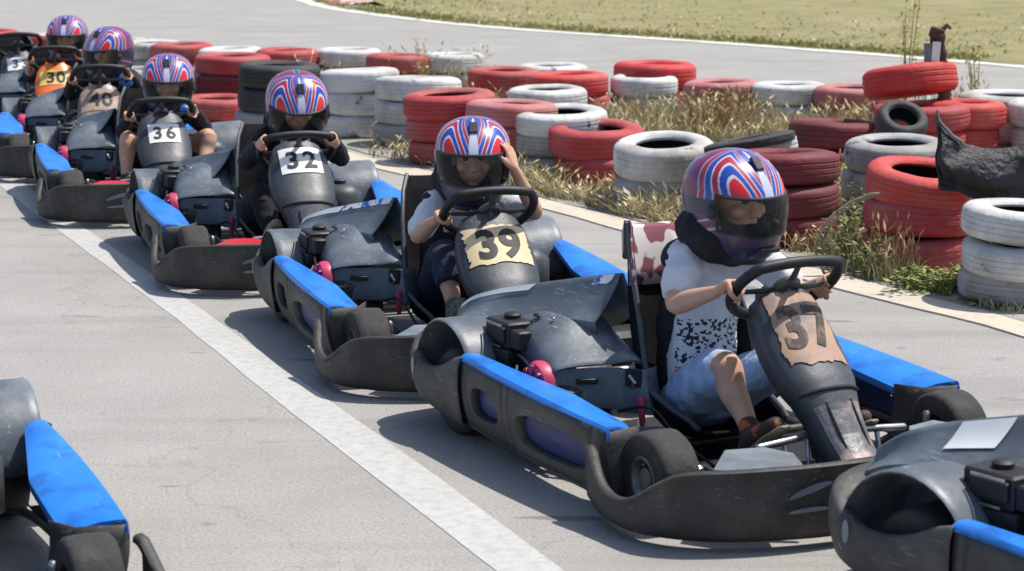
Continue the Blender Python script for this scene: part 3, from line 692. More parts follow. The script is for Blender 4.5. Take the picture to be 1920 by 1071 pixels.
    def smooth_grid(rows, n):
        r1 = [catmull(r, n) for r in rows]; cols = [catmull([r[k] for r in r1], n) for k in range(len(r1[0]))]
        return [[cols[k][q] for k in range(len(cols))] for q in range(len(cols[0]))]
    rows = [[Vector((x, y, z)) for y, z in yz] for x, yz in secs]
    rows[-1] = [Vector(p) for p in ((-.125, -.462, .262), (-.118, -.455, .296), (-.100, -.39, .306), (-.072, -.29, .312), (-.035, -.215, .318), (-.055, -.15, .27))]
    mb = MB(); g_ = smooth_grid(rows, 4)
    for a_ in g_:
        for p in a_: p.z += .0015 * noise.noise(p * 12)
    lip = [p + Vector((.004, 0, -.006)) for p in g_[-1]]; lip2 = [p + Vector((-.010, 0, -.013)) for p in g_[-1]]
    mb.grid(g_ + [lip, lip2]); hood = mb.build('engine_hood', 'hood', k, smooth=38, solid=.004, off=0)
    tp = [(-.25, -.455), (-.135, -.452), (-.075, -.29), (-.062, -.262), (.005, -.212), (-.03, -.15)]; bt = [(-.24, -.44), (-.115, -.440), (-.040, -.29), (-.025, -.262), (.045, -.212), (.0, -.15)]
    mb = MB(); rr = []
    for z_, q in ((.290, 0), (.258, .1), (.225, .45), (.195, .8), (.168, 1)):
        rr.append([(lerp(a_[0], b_[0], q), lerp(a_[1], b_[1], q), z_ - .012 * (ii in (3, 4)) * q) for ii, (a_, b_) in enumerate(zip(tp, bt))])
    mb.grid(rr); chin = mb.build('hood_chin', 'hood', k, smooth=22, solid=.004, off=0, bevel=.003)
    mb = MB(); mb.box((-.085, -.362, .252), (.010, .066, .017), Matrix.Rotation(-.38, 3, 'Z'), .003); mb.build('hood_slot', 'black', chin)
    mb = MB(); mb.box((-.020, -.238, .262), (.052, .010, .056), Matrix.Rotation(.62, 3, 'Z'), .003); mb.build('hood_opening', 'black', chin)  # solid black block, the dark of the recess put on as colour
    mb = MB(); mb.tube([(-.020, -.250, .268), (-.008, -.240, .250), (-.018, -.243, .236)], .007, 8); mb.build('hood_latch', 'bright', chin)
    mb = MB(); mb.ball((-.36, -.385, .412), (.020, .012, .006), 8); mb.build('hood_vent', 'black', hood)
    mb = MB(); mb.ball((-.285, -.37, .413), (.007, .007, .004), 6); mb.build('hood_bolt', 'bright', hood)
    # rear shroud rising beside the seat
    mb = MB(); rows = []
    for q in range(37):
        x, a, b, c = shroud_at(q / 36)
        rows.append([a + Vector((0, .01, -.05))] + [shroud_pt(q / 36, t) for t in (0, .08, .25, .42, .6, .78, .92, .985)] + [b + Vector((0, .006, .003)), b + Vector((0, .012, .000)), b.lerp(c, .4) + Vector((0, .005, .005)), c])
    for r in rows:
        for p in r[2:]: p.y += .004 * noise.noise(p * 11)
    mb.grid(rows); mb.build('rear_shroud', 'hood', k, smooth=45, solid=.005, off=0)
    # opposite side: fuel tank
    mb = MB(); mb.box((-.30, .36, .20), (.34, .18, .22), bev=.04); mb.lathe([(.001, 0), (.03, 0), (.032, .02), (.02, .028), (.001, .028)], 16, 'z', (-.26, .36, .308)); mb.build('fuel_tank', 'plastic', k, smooth=50)
    mb = MB(); mb.box((-.77, 0, .20), (.20, .46, .10), bev=.02); mb.build('rear_box', 'black', k)
    return k
def kids(o): return [c for c in bpy.data.objects if c.parent == o]
def copy_tree(o, parent=None):
    c = o.copy(); COL.objects.link(c)
    if parent: c.parent = parent
    for ch in kids(o): copy_tree(ch, c)
    return c
def child(o, name): return [c for c in kids(o) if c.name.split('.')[0] == name]
def retint(o, m):
    o.data = o.data.copy(); o.data.materials[0] = M[m]
proto = make_kart()
# ----- where each kart stands (survey)
KARTS = [ # key, x, y, heading
 ('37', .588, 6.396, -61.9), ('39', -.22, 8.108, -71.1), ('32', -1.108, 10.023, -72.1), ('36', -2.029, 11.956, -73.5),
 ('40', -2.671, 13.707, -76.8), ('30', -3.30, 15.362, -76.9), ('33', -3.89, 16.67, -72.3), ('front', 1.755, 4.72, -52), ('lane', -1.66, 5.0, -66)]
GK = 'go-karts queued nose to tail in the lane'
LAB = {'37': 'dark go-kart with scraped peach front panel reading 37, blue side covers',
 '39': 'dark go-kart with torn cream number plate reading 39', '32': 'dark go-kart with white square plate 32 and red plate behind its bumper',
 '36': 'dark go-kart with white plate 36, driver with bare knees', '40': 'dark go-kart with worn tan front panel 40, partly hidden',
 '30': 'dark go-kart with orange front panel and yellow 30', '33': 'driverless go-kart with white plate 33 at the far end of the queue',
 'front': 'go-kart cut off by the lower right corner, white sticker on its engine shroud', 'lane': 'go-kart cut off at the lower left, alone across the white line'}
kart = {}
POSE = {}
for i, (key, x, y, h) in enumerate(KARTS):
    o = proto if i == 0 else copy_tree(proto)
    o.location = (x, y, 0); o.rotation_euler = (0, 0, R(h)); kart[key] = o; POSE[key] = (x, y, R(h))
    tag(o, LAB[key], 'go-kart', GK if key != 'lane' else None)
for key in kart:
    if key != '37': child(kart[key], 'seat')[0].scale = (1.04, .98, .90)
for key, q in (('32', .915), ('36', .925), ('40', .87), ('30', .86), ('33', .88), ('39', .985)): child(kart[key], 'rear_shroud')[0].scale = (1, 1, q)
child(kart['37'], 'front_panel')[0].scale = (1, .86, 1)
def fp(key): return child(kart[key], 'front_panel')[0]
SHA = .165   # arc length at the middle of the shield
number_plate(fp('37'), '37', 'peach', .215, .235, .178, 'fadeink', .185, .007, ragged=.10, seed=3, tilt=-.05)
number_plate(fp('39'), '39', 'cream', .250, .165, .185, 'ink', .165, .006, ragged=.13, seed=8)
number_plate(fp('32'), '32', 'white', .195, .140, .150, 'ink', .125, .0035, spacing=1.3)
number_plate(fp('36'), '36', 'white', .170, .125, .185, 'ink', .110, .0022, spacing=1.3)
number_plate(fp('40'), '40', 'tan', .26, .17, .165, 'ink', .14, .003)
number_plate(fp('30'), '30', 'yellow', .230, .125, .175, 'ink', .13, .003, spacing=1.1)
number_plate(fp('33'), '33', 'white', .19, .12, .165, 'ink', .105, .002, spacing=1.3)
retint(fp('30'), 'orange')
WZ = {'37': 0, '39': -.028, '32': -.035, '36': -.06, '40': -.02, '30': -.02, '33': -.01, 'front': 0, 'lane': 0}
for key, dz in (('39', -.03), ('32', .012), ('36', -.05), ('40', -.05), ('30', -.045), ('33', -.06)): fp(key).location.z = dz
for key, dz in WZ.items():
    for nm in ('steering_wheel', 'steering_column'): child(kart[key], nm)[0].location.z = dz
retint(fp('40'), 'silverpaint')
for key, q, r_ in (('40', (.36, .165, .56), .050), ('36', (.38, .135, .55), .028)):
    mb = MB(); mb.ball(q, r_, 10); mb.build('blue_knob', 'knobblue', kart[key])
# scraped nose of the near kart
mb = MB(); mb.grid([[panel_pt(u / 6 * .90, s_ / 3, .003) for u in range(-6, 7)] for s_ in range(26, 39)]); mb.build('scraped_nose', 'silverpaint', fp('37'), smooth=0).location = (0, 0, 0)
for key in ('32', '36'):
    b = child(kart[key], 'bumper_plate')[0]; retint(b, 'red')
s_ = child(kart['37'], 'seat')[0]; mb = MB()
rw = [[p + Vector((.022, 0, .008)) for p in r] for r in (SEATROWS[6], SEATROWS[5], SEATROWS[4], SEATROWS[3], SEATROWS[2])]
q0 = SEATROWS[2]; rw += [[p + Vector((.014, 0, .018)) for p in q0], [p + Vector((-.022, 0, .016)) for p in q0], [p + Vector((-.034, 0, -.02)) for p in q0], [p + Vector((-.03, 0, -.10)) for p in q0]]
mb.grid([[p.lerp(Vector((p.x, 0, p.z)), -.03) for p in r[:10]] for r in rw]); mb.wrinkle = .008; mb.wsize = .05; mb.build('seat_cover', 'seatfabric', s_, smooth=60, solid=.004)
# stickers on the shroud of some karts
def ss(key, f0, f1, t0, t1, m):
    h = child(kart[key], 'rear_shroud')[0]; mb = MB(); n = 14
    g = [[shroud_pt(lerp(f0, f1, i / n) + .02 * (j / n - .5), lerp(t0, t1, j / n)) for j in range(n + 1)] for i in range(n + 1)]
    for r in g:
        for p in r:
            p.y += .004 * noise.noise(p * 11); p += Vector((0, -.004, .006))
    mb.grid(g); mb.build('sticker', m, h, smooth=180)
ss('front', .37, .51, .40, .97, 'plainwhite'); ss('front', .62, .86, .35, .97, 'stickblue')
ss('39', .52, .97, .82, .985, 'stickblue'); ss('39', .10, .50, .80, .985, 'plainwhite'); ss('37', .06, .50, .84, .985, 'plainwhite'); ss('37', .82, .94, .80, .985, 'stickblue')
# ================================================================== PEOPLE
HZ = [(-.150, .118, .080, .078), (-.135, .142, .098, .094), (-.11, .160, .118, .106), (-.075, .168, .136, .118), (-.035, .168, .150, .127), (.01, .162, .159, .133), (.05, .148, .157, .131), (.085, .124, .143, .121),
      (.115, .092, .115, .100), (.135, .058, .078, .071), (.147, .028, .040, .038), (.150, .0, .0, .0)]
HZc = catmull([(a[0], a[1], a[2]) for a in HZ], 6); HZw = catmull([(a[0], a[3], 0) for a in HZ], 6)
def helm_pt(az, h, push=0.0):
    """az 0 = forward, h index in 0..len-1 of the profile"""
    i = min(int(h), len(HZc) - 2); t = h - i
    c = HZc[i].lerp(HZc[i + 1], t); w_ = lerp(HZw[i].y, HZw[i + 1].y, t)
    ca, sa = math.cos(az), math.sin(az); L_ = c.y if ca > 0 else c.z
    p = 2.15; k = (abs(ca) ** p + abs(sa) ** p) ** (-1 / p)
    v = Vector((ca * k * max(L_, 1e-5), sa * k * max(w_, 1e-5), c.x))
    if push:
        n = Vector((v.x, v.y, v.z * .9)).normalized(); v += n * push
    return v
NH = len(HZc) - 1
def z_to_h(z):
    for i in range(NH):
        if HZc[i + 1].x >= z: return i + (z - HZc[i].x) / (HZc[i + 1].x - HZc[i].x)
    return NH
VB, VT, VA = z_to_h(-.062), z_to_h(.040), R(66)       # visor opening
def helmet_colour(p, az, h):
    z = p.z; a = abs(az)
    vtop = .045
    sil, blue, red, mar, nav, wht = (.42, .45, .52), (.025, .07, .42), (.50, .02, .035), (.22, .02, .05), (.03, .03, .08), (.60, .61, .66)
    arc = max(0.0, h - z_to_h(vtop)) / (NH - z_to_h(vtop))          # 0 at visor top, 1 at crown
    if z < -.075: 
        return nav if (z < -.10 or a > .9) else (.07, .05, .10)
    if z < vtop - .015 * a:
        # side flashes running back and down
        q = (z + .05) + .06 * (a - 1.1)
        if abs(q) < .004: return sil
        if abs(q - .030) < .003 and a > 1.2: return sil
        if a > 1.2 and 0 < q < .05: return (.16, .03, .10)
        return nav if a > 1.25 else (.05, .05, .09)
    # crown: nested chevron arches either side of a silver-blue spine
    k_ = max(arc, 0) * .165
    x = (a - (.62 + arc * .55)) * .135
    if a > 2.15:
        w_ = math.sin((a - 2.15) * 4.2 + arc * 5)
        return (.03, .06, .30) if w_ > .6 else (sil if w_ > .38 else (.20, .03, .08))
    if a < .07 + .06 * (1 - arc) and arc < .85: return (.52, .56, .70)
    d = math.hypot(x * (1.5 if x < 0 else 1.0), k_ * .80) + .25 * max(0, abs(x) - .02) * (1 - min(1, k_ / .05)) * 0
    d += .10 * abs(x)
    for r, col in ((.034, (.70, .02, .03)), (.041, wht), (.062, blue), (.068, wht), (.088, (.42, .02, .05)), (.094, wht), (.116, blue), (.121, sil), (.142, (.34, .03, .08)), (.147, sil)):
        if d < r: return col
    return (.20, .028, .11) if a > .9 else (.05, .08, .36)
def make_helmet(parent, vis_open=False):
    mb = MB(); mb.c = []; na = 330; mb.raw = False
    az = [-math.pi + 2 * math.pi * i / na for i in range(na)]
    # align the columns with the opening's ends
    hs = sorted(set([i / 3 for i in range(0, NH * 3)] + [VB, VT]))
    hs = [h for h in hs if h < NH - .3]; hs.append(NH - .02)
    def inside(a, h): 
        if not (VB - .01 <= h <= VT + .01): return False
        e = ((h - (VB + VT) / 2) / ((VT - VB) / 2 + .02)); 
        return abs(a) <= VA * (1 - .10 * abs(e) ** 6)
    rows = [[helm_pt(a, h) for a in az] for h in hs]
    o = 0
    for h in hs:
        for a in az:
            p = helm_pt(a, h); mb.v.append(p); mb.c.append(helmet_colour(p, a, h))
    nh = len(hs)
    for i in range(nh - 1):
        for j in range(na):
            am = az[j] + math.pi / na; hm = (hs[i] + hs[i + 1]) / 2
            if inside(am, hm): continue
            mb.f.append([i * na + j, i * na + (j + 1) % na, (i + 1) * na + (j + 1) % na, (i + 1) * na + j]); mb.mi.append(0)
    mb.f.append([(nh - 1) * na + j for j in range(na)]); mb.mi.append(0)
    mb.raw = True
    hl = mb.build('helmet', 'helmet', parent, smooth=180, solid=.012)
    # trim round the opening
    mb = MB(); loop = []
    for i in range(20): loop.append(helm_pt(lerp(-VA, VA, i / 20), VB, .001))
    for i in range(6): loop.append(helm_pt(VA, lerp(VB, VT, i / 6), .001))
    for i in range(20): loop.append(helm_pt(lerp(VA, -VA, i / 20), VT, .001))
    for i in range(6): loop.append(helm_pt(-VA, lerp(VT, VB, i / 6), .001))
    mb.tube(loop, .0055, 8, closed=True); mb.build('visor_seal', 'trim', hl)
    mb = MB(); mb.tube([helm_pt(-math.pi + 2 * math.pi * i / 60, 0) for i in range(60)], .009, 8, closed=True); mb.build('rim_trim', 'trim', hl)
    # chin vent and crown vent
    mb = MB(); mb.box((.168, 0, -.105), (.012, .075, .016), Matrix.Rotation(.12, 3, 'Y'), .004); mb.build('chin_vent', 'trim', hl)
    mb = MB(); q = helm_pt(0, z_to_h(.122)); mb.box(q + Vector((.002, 0, .004)), (.045, .030, .012), Matrix.Rotation(.75, 3, 'Y'), .005); mb.build('crown_vent', 'trim', hl)
    for s in (-1, 1):
        mb = MB(); c = helm_pt(s * (VA + .10), (VB + VT) / 2, .004); mb.ball(c, (.020, .008, .020), 8); mb.build('visor_pivot', 'trim', hl)
    # visor: clear curved shield
    mb = MB(); rows = []
    lift = z_to_h(.095) if vis_open else None
    for i in range(9):
        t = i / 8; h = lerp(VB - .2, VT + .6, t) if not vis_open else lerp(z_to_h(.052), z_to_h(.128), t)
        rows.append([helm_pt(lerp(-VA - .12, VA + .12, j / 32), h, .0075) for j in range(33)])
    mb.grid(rows); mb.build('visor', 'visor', hl, smooth=180, solid=.0)
    return hl
def limb(mb, pts, rad, n=14):
    P = catmull(pts, 4); Rr = catmull([(r, 0, 0) for r in rad], 4); mb.tube(P, [max(r.x, .003) for r in Rr], n)
def gripping_hand(mb, Gp, t, wrist, s, size=1.0, rim=.0165):
    """palm, four curled fingers of unequal length and a thumb closed on a rim passing through Gp along t"""
    t = t.normalized(); a = (wrist - Gp); a = (a - t * a.dot(t)).normalized(); b = t.cross(a) * s
    rr = rim + .0075
    # palm from the wrist onto the rim
    k = Gp + a * (rr + .006) + b * .006
    for q in (-1.4, -.5, .5, 1.4):
        mb.tube([wrist, wrist.lerp(k, .5) + t * q * .009 * size, k + t * q * .0155 * size], [.017 * size, .012 * size, .0095 * size], 10)
    for i, (ln, r) in enumerate(((205, .0070), (235, .0073), (222, .0070), (180, .0062))):
        off = (i - 1.5) * .0182 * size; pts = []; rad = []
        for st in range(9):
            th = R(-8 + ln * st / 8 * 1.0); kink = .0015 * math.sin(st * math.pi / 2)
            pts.append(Gp + t * off * (1 - .05 * st / 8) + (a * math.cos(th) + b * math.sin(th)) * (rr + .001 + kink)); rad.append(r * size * (1.06 - .22 * st / 8))
        mb.tube(pts, rad, 10)
    th0 = wrist.lerp(k, .45) - t * .017 * size; pts = [th0, Gp - t * .034 * size + a * (rr) - b * .008, Gp - t * .030 * size - b * (rr + .002), Gp - t * .018 * size - b * (rr - .002) - a * (rr * .6)]
    mb.tube(catmull(pts, 4), [.0115 * size] * 4 + [.0095 * size] * 5 + [.0085 * size] * 4, 10)
def open_hand(mb, wrist, d, nrm, side, size=1.0):
    d = d.normalized(); nrm = (nrm - d * nrm.dot(d)).normalized(); w_ = d.cross(nrm) * side
    for i, (ln, r, sp) in enumerate(((.050, .0074, .16), (.058, .0077, .04), (.053, .0074, -.08), (.040, .0066, -.22))):
        o = w_ * (.024 - .016 * i) * size; k = wrist + d * .058 * size + o
        mb.tube([wrist + o * .3, wrist + d * .03 * size + o * .8, k], [.016 * size, .0125 * size, .0095 * size], 10)
        dd = (d + w_ * sp).normalized()
        mb.tube([k, k + dd * ln * .4 * size - nrm * .002, k + dd * ln * .75 * size - nrm * .009, k + dd * ln * size - nrm * .018], [r, r * .98, r * .92, r * .8], 10)
    mb.tube(catmull([wrist + w_ * .01, wrist + d * .025 + w_ * .034 - nrm * .008, wrist + d * .048 + w_ * .046 - nrm * .016, wrist + d * .062 + w_ * .048 - nrm * .022], 3), [.012] * 4 + [.0095] * 3 + [.0085] * 3, 10)
STW = Vector((.42, 0, .603)); STU = Vector((.72, 0, .69)).normalized()
WDZ = 0
def rim_point(ang):
    a = math.sin(ang); h = a * .155
    if a > .62: h = .62 * .150 + (a - .62) * .05
    p = STW + Vector((0, 0, WDZ)) + Vector((0, 1, 0)) * .170 * math.cos(ang) + STU * h
    t = (Vector((0, 1, 0)) * -math.sin(ang) * .17 + STU * math.cos(ang) * .155).normalized(); return p, t
def make_person(key, label, c):
    global WDZ; WDZ = WZ[key]
    x, y, h = POSE[key]
    hip = Vector(c.get('hip', (-.10, 0, .175)))
    root = empty('person', (x + hip.x * math.cos(h), y + hip.x * math.sin(h), .10), h)
    off = Vector((-hip.x, 0, -.10))
    tag(root, label, 'person', 'helmeted children sitting in the karts')
    head = Vector(c['head']); vox = c.get('vox', .007); sz = c.get('size', 1.0)
    if key != '37': head.z -= .010
    yaw = R(c['yaw']) - h; pit = R(c.get('pitch', 5))
    HM = Matrix.Rotation(yaw, 3, 'Z') @ Matrix.Rotation(pit, 3, 'Y')
    neck = head + HM @ Vector((-.03, 0, -.12)); neck = neck.lerp(Vector((hip.x + .06, head.y * .6, neck.z)), .35)
    chest = hip.lerp(neck, .62) + Vector((-.035, 0, 0)); belly = hip.lerp(neck, .3) + Vector((-.03, 0, 0))
    shy = .125 * sz
    body = MB(); sh = {}; el = {}; wr = {}; kn = {}; an = {}; toe = {}
    for s in (-1, 1):
        sh[s] = neck + Vector((-.02, s * shy, -.065)); n_ = 'R' if s < 0 else 'L'
        kn[s] = Vector(c.get('knee' + n_, (.24, s * .15, .33))); an[s] = Vector(c.get('ankle' + n_, (.49, s * .15, .19))); toe[s] = Vector(c.get('toe' + n_, (.60, s * .16, .25)))
    # hands
    hands = c.get('hands', {-1: R(185), 1: R(-5)})
    for s in (-1, 1):
        g = hands[s]
        if isinstance(g, (int, float)):
            P, t = rim_point(g); back = (sh[s] - P).normalized(); wr[s] = P + (back * .6 + Vector((0, s * .25, -.15))).normalized() * .066 * sz + Vector((0, 0, .004))
        else: wr[s] = Vector(g[0])
        n_ = 'R' if s < 0 else 'L'
        e = sh[s].lerp(wr[s], .5) + Vector(c.get('bow' + n_, (0, s * .07, -.09))); el[s] = e
    def torso(mb, g=0.0):
        mb.tube(catmull([hip + Vector((.0, 0, 0)), belly, chest, neck + Vector((-.02, 0, -.07))], 5), [q + g for q in ([.092] * 6 + [.088] * 5 + [.092] * 4 + [.075])], 18, ell=(1.0 * .84, 1.12, (1, 0, 0)))
        mb.tube([sh[-1], sh[-1].lerp(sh[1], .5) + Vector((-.005, 0, .012)), sh[1]], [.046 + g, .055 + g, .046 + g], 14)
    torso(body)
    body.tube([neck + Vector((-.015, 0, -.07)), neck, head + HM @ Vector((-.02, 0, -.06))], [.050, .042, .045], 14)
    # head: skull, jaw, cheeks, nose, lips, brow, ears
    hb = body
    def H(v): return head + HM @ Vector(v)
    hb.ball(H((-.008, 0, .02)), (.094, .074, .098), 12, HM); hb.ball(H((.022, 0, -.045)), (.066, .056, .062), 10, HM); hb.ball(H((.060, 0, -.085)), (.022, .022, .018), 8, HM)
    hb.tube([H((.085, 0, .018)), H((.100, 0, -.012)), H((.108, 0, -.026))], [.008, .011, .013], 10); hb.ball(H((.098, .011, -.029)), .009, 6); hb.ball(H((.098, -.011, -.029)), .009, 6)
    hb.tube([H((.080, -.050, .030)), H((.091, -.02, .034)), H((.091, .02, .034)), H((.080, .050, .030))], [.008, .010, .010, .008], 8)
    hb.tube([H((.083, -.020, -.056)), H((.093, 0, -.053)), H((.083, .020, -.056))], [.005, .007, .005], 8); hb.tube([H((.081, -.016, -.064)), H((.089, 0, -.066)), H((.081, .016, -.064))], [.006, .008, .006], 8)
    for s in (-1, 1): hb.ball(H((.062, s * .040, -.022)), (.026, .024, .024), 8); hb.ball(H((-.012, s * .076, -.01)), (.018, .008, .028), 8, HM)
    for s in (-1, 1):
        limb(body, [sh[s], sh[s].lerp(el[s], .5) + Vector((0, s * .004, 0)), el[s], el[s].lerp(wr[s], .35), wr[s]], [q * sz for q in (.042, .036, .029, .031, .019)])
        hipj = hip + Vector((.02, s * .062, -.01))
        limb(body, [hipj, hipj.lerp(kn[s], .5) + Vector((0, 0, .006)), kn[s], kn[s].lerp(an[s], .3) + Vector((-.012, 0, -.008)), kn[s].lerp(an[s], .7), an[s]], [q * sz for q in (.068, .058, .043, .044, .032, .026)])
        body.tube([an[s] + Vector((-.025, 0, -.03)), an[s], an[s].lerp(toe[s], .6) + Vector((0, 0, -.012)), toe[s]], [.022, .028, .024, .018], 10)
        g = hands[s]
        if isinstance(g, (int, float)):
            P, t = rim_point(g); up = Vector((0, 0, 1))
            a = (wr[s] - P); a = (a - t * a.dot(t)).normalized(); bb = t.cross(a)
            gripping_hand(body, P, t if bb.z * 1 > 0 else -t, wr[s], 1, c.get('hand', .95))
        else: open_hand(body, wr[s], Vector(g[1]), Vector(g[2]), g[3], .95)
    for v in range(len(body.v)): body.v[v] = body.v[v] + off
    body.build('body', 'skin', root, smooth=180, remesh=vox)
    # eyes
    for s in (-1, 1):
        e = MB(); e.ball(H((.083, s * .030, .010)) + off, (.010, .012, .008), 8, HM); e.build('eye', 'eye', root)
        e = MB(); e.tube([H((.090, s * .014, .031)) + off, H((.092, s * .032, .036)) + off, H((.083, s * .050, .030)) + off], [.0035, .0045, .003], 6); e.build('eyebrow', 'hair', root)
    # clothes
    T = MB(); torso(T, .012)
    fr = c.get('sleeve', .55)
    for s in (-1, 1):
        if fr <= 1: T.tube(catmull([sh[s] + Vector((0, -s * .02, 0)), sh[s].lerp(el[s], .5), sh[s].lerp(el[s], fr * 1.3)], 4), [.056] * 5 + [.052] * 3 + [.053], 14)
        else: limb(T, [sh[s], sh[s].lerp(el[s], .5), el[s], el[s].lerp(wr[s], .5), el[s].lerp(wr[s], .92)], [.056, .050, .042, .038, .030])
    for v in range(len(T.v)): T.v[v] = T.v[v] + off
    T.wrinkle = .016; T.wsize = .055
    T.build('shirt', c.get('shirt', 'blackcloth'), root, smooth=180, remesh=.007)
    S_ = MB(); lg = c.get('leg', .85)
    S_.tube([hip + Vector((-.02, 0, -.02)), hip + Vector((.02, 0, 0))], [.108, .108], 16, ell=(.9, 1.3, (0, 0, 1)))
    for s in (-1, 1):
        hipj = hip + Vector((.02, s * .062, -.01))
        if lg <= 1: S_.tube(catmull([hipj, hipj.lerp(kn[s], .45) + Vector((0, 0, .008)), hipj.lerp(kn[s], lg)], 4), [.082] * 4 + [.074] * 4 + [.072], 16)
        else: limb(S_, [hipj, hipj.lerp(kn[s], .5) + Vector((0, 0, .008)), kn[s], kn[s].lerp(an[s], .5), kn[s].lerp(an[s], min(lg - 1, .95))], [.082, .072, .060, .054, .044])
    for v in range(len(S_.v)): S_.v[v] = S_.v[v] + off
    S_.wrinkle = .016; S_.wsize = .05
    S_.build('shorts' if lg < 1.6 else 'trousers', c.get('pants', 'navycloth'), root, smooth=180, remesh=.007)
    for s in (-1, 1):
        f = MB(); d = (toe[s] - an[s]); d.normalize(); sole_n = Vector((d.z, 0, -d.x)).normalized()
        if sole_n.z > 0: sole_n = -sole_n
        f.tube([an[s] + sole_n * .018 - d * .028, an[s] + sole_n * .012, an[s].lerp(toe[s], .5) + sole_n * .008, toe[s] + sole_n * .004], [.031, .036, .033, .026], 14, ell=(.85, 1.05, tuple(sole_n)))
        f.tube([an[s] + sole_n * .01, an[s] - sole_n * .030], [.036, .032], 12)
        for v in range(len(f.v)): f.v[v] = f.v[v] + off
        shoe = f.build('shoe', c.get('shoe', 'shoe'), root, smooth=180, remesh=.006)
        f = MB(); b0 = an[s] - d * .055 + sole_n * .046; b1 = toe[s] + d * .024 + sole_n * .026
        f.tube([b0 + off, (b0.lerp(b1, .35)) + off, (b0.lerp(b1, .7)) + off, b1 + off], [.026, .028, .034, .024], 14, ell=(.28, 1.1, tuple(sole_n))); f.build('sole', 'sole', shoe)
    if c.get('vest'):
        V_ = MB(); bk = Vector((-.045 if c['vest'] == 1 else .002, 0, 0))
        V_.tube(catmull([hip + bk + Vector((.0, 0, .0)), belly + bk, chest + bk, neck + Vector((-.065, 0, -.05))], 5), [.105] * 6 + [.110] * 5 + [.112] * 4 + [.10], 18, ell=(.72, 1.22, (1, 0, 0)))
        V_.tube([sh[-1] + bk * .6, neck + Vector((-.05, 0, -.02)), sh[1] + bk * .6], [.056, .066, .056], 14)
        for v in range(len(V_.v)): V_.v[v] = V_.v[v] + off
        V_.wrinkle = .016; V_.wsize = .06; V_.build('padded_vest', 'blackcloth', root, smooth=180, remesh=.008)
    # neck brace / scarf
    nb = MB(); cc = neck + Vector((.01, 0, .012)); pts = []
    for q in range(24):
        a = 2 * math.pi * q / 24; pts.append(cc + Vector((.082 * math.cos(a), .088 * math.sin(a), -.022 * math.cos(a) + .010 * math.sin(a * 3) + .004 * math.sin(a * 7))) + off)
    nb.tube(pts, [c.get('scarf', .044) + .006 * math.sin(q * 1.9) for q in range(24)], 12, closed=True)
    pts = [p + Vector((-.004, 0, .045)) + (cc + off - p) * .16 for p in pts]; nb.tube(pts, .030, 10, closed=True)
    nb.wrinkle = .016; nb.wsize = .06
    nb.build('neck_brace', c.get('brace', 'blackcloth'), root, smooth=180, remesh=.008)
    hl = HEL[0] if HEL else None
    if not HEL:
        hl = make_helmet(root, False); HEL.append(hl)
    else: hl = copy_tree(HEL[0], root)
    hl.location = head + off + HM @ Vector((-.004, 0, -.008)); hl.rotation_euler = HM.to_euler(); s = c.get('hs', 1.09); hl.scale = (s, s, s)
    if c.get('open'):
        pass
    if 'below' in c:   # things worn on the head are hidden behind visors
        pass
    return root
HEL = []
def shirt_print():
    m = M['whitecloth'].copy(); m.name = 'printed_white_shirt'; t = m.node_tree; N = t.nodes; L = t.links; p = N['Principled BSDF']; prev = p.inputs['Base Color'].links[0].from_socket
    tc = [n for n in N if n.type == 'TEX_COORD'][0].outputs['Object']
    sx = N.new('ShaderNodeSeparateXYZ'); L.new(tc, sx.inputs[0])
    def band(lo, hi, sock):
        a = N.new('ShaderNodeMath'); a.operation = 'GREATER_THAN'; L.new(sock, a.inputs[0]); a.inputs[1].default_value = lo
        b = N.new('ShaderNodeMath'); b.operation = 'LESS_THAN'; L.new(sock, b.inputs[0]); b.inputs[1].default_value = hi
        c_ = N.new('ShaderNodeMath'); c_.operation = 'MULTIPLY'; L.new(a.outputs[0], c_.inputs[0]); L.new(b.outputs[0], c_.inputs[1]); return c_.outputs[0]
    def mul(a, b):
        c_ = N.new('ShaderNodeMath'); c_.operation = 'MULTIPLY'; L.new(a, c_.inputs[0]); L.new(b, c_.inputs[1]); return c_.outputs[0]
    def lay(f, col):
        nonlocal prev
        x = N.new('ShaderNodeMix'); x.data_type = 'RGBA'; L.new(f, x.inputs[0]); L.new(prev, x.inputs[6]); x.inputs[7].default_value = (*col, 1); prev = x.outputs[2]
    mp = N.new('ShaderNodeMapping'); mp.inputs['Scale'].default_value = (50, 100, 120); L.new(tc, mp.inputs[0])
    v = N.new('ShaderNodeTexVoronoi'); v.distance = 'CHEBYCHEV'; v.inputs['Scale'].default_value = 1.0; L.new(mp.outputs[0], v.inputs['Vector'])
    sc_ = N.new('ShaderNodeSeparateColor'); L.new(v.outputs['Color'], sc_.inputs[0])
    blk = band(.0, .36, sc_.outputs[0]); pnk = band(.3, 1.1, sc_.outputs[1])
    front = band(.015, .5, sx.outputs[0])
    lay(mul(mul(blk, band(.20, .34, sx.outputs[2])), front), (.03, .03, .035))
    lay(mul(mul(pnk, band(.165, .190, sx.outputs[2])), front), (.75, .10, .22))
    L.new(prev, p.inputs['Base Color']); return m
M['printshirt'] = shirt_print()
make_person('37', 'child in white printed t-shirt and light denim shorts driving kart 37, both hands on wheel', dict(head=(.108, .03, .810), yaw=-54, pitch=6, shirt='printshirt', pants='denim', sleeve=.5, leg=.80, vox=.0042, hip=(-.01, 0, .19), hs=1.05, scarf=.066, vest=1,
    kneeR=(.315, -.125, .355), ankleR=(.485, -.15, .185), toeR=(.60, -.15, .25), kneeL=(.26, .12, .33), ankleL=(.50, .13, .18), toeL=(.62, .14, .24), hands={-1: R(188), 1: R(-14)}, bowR=(-.02, -.07, -.085), shoe='shoe', size=1.0))
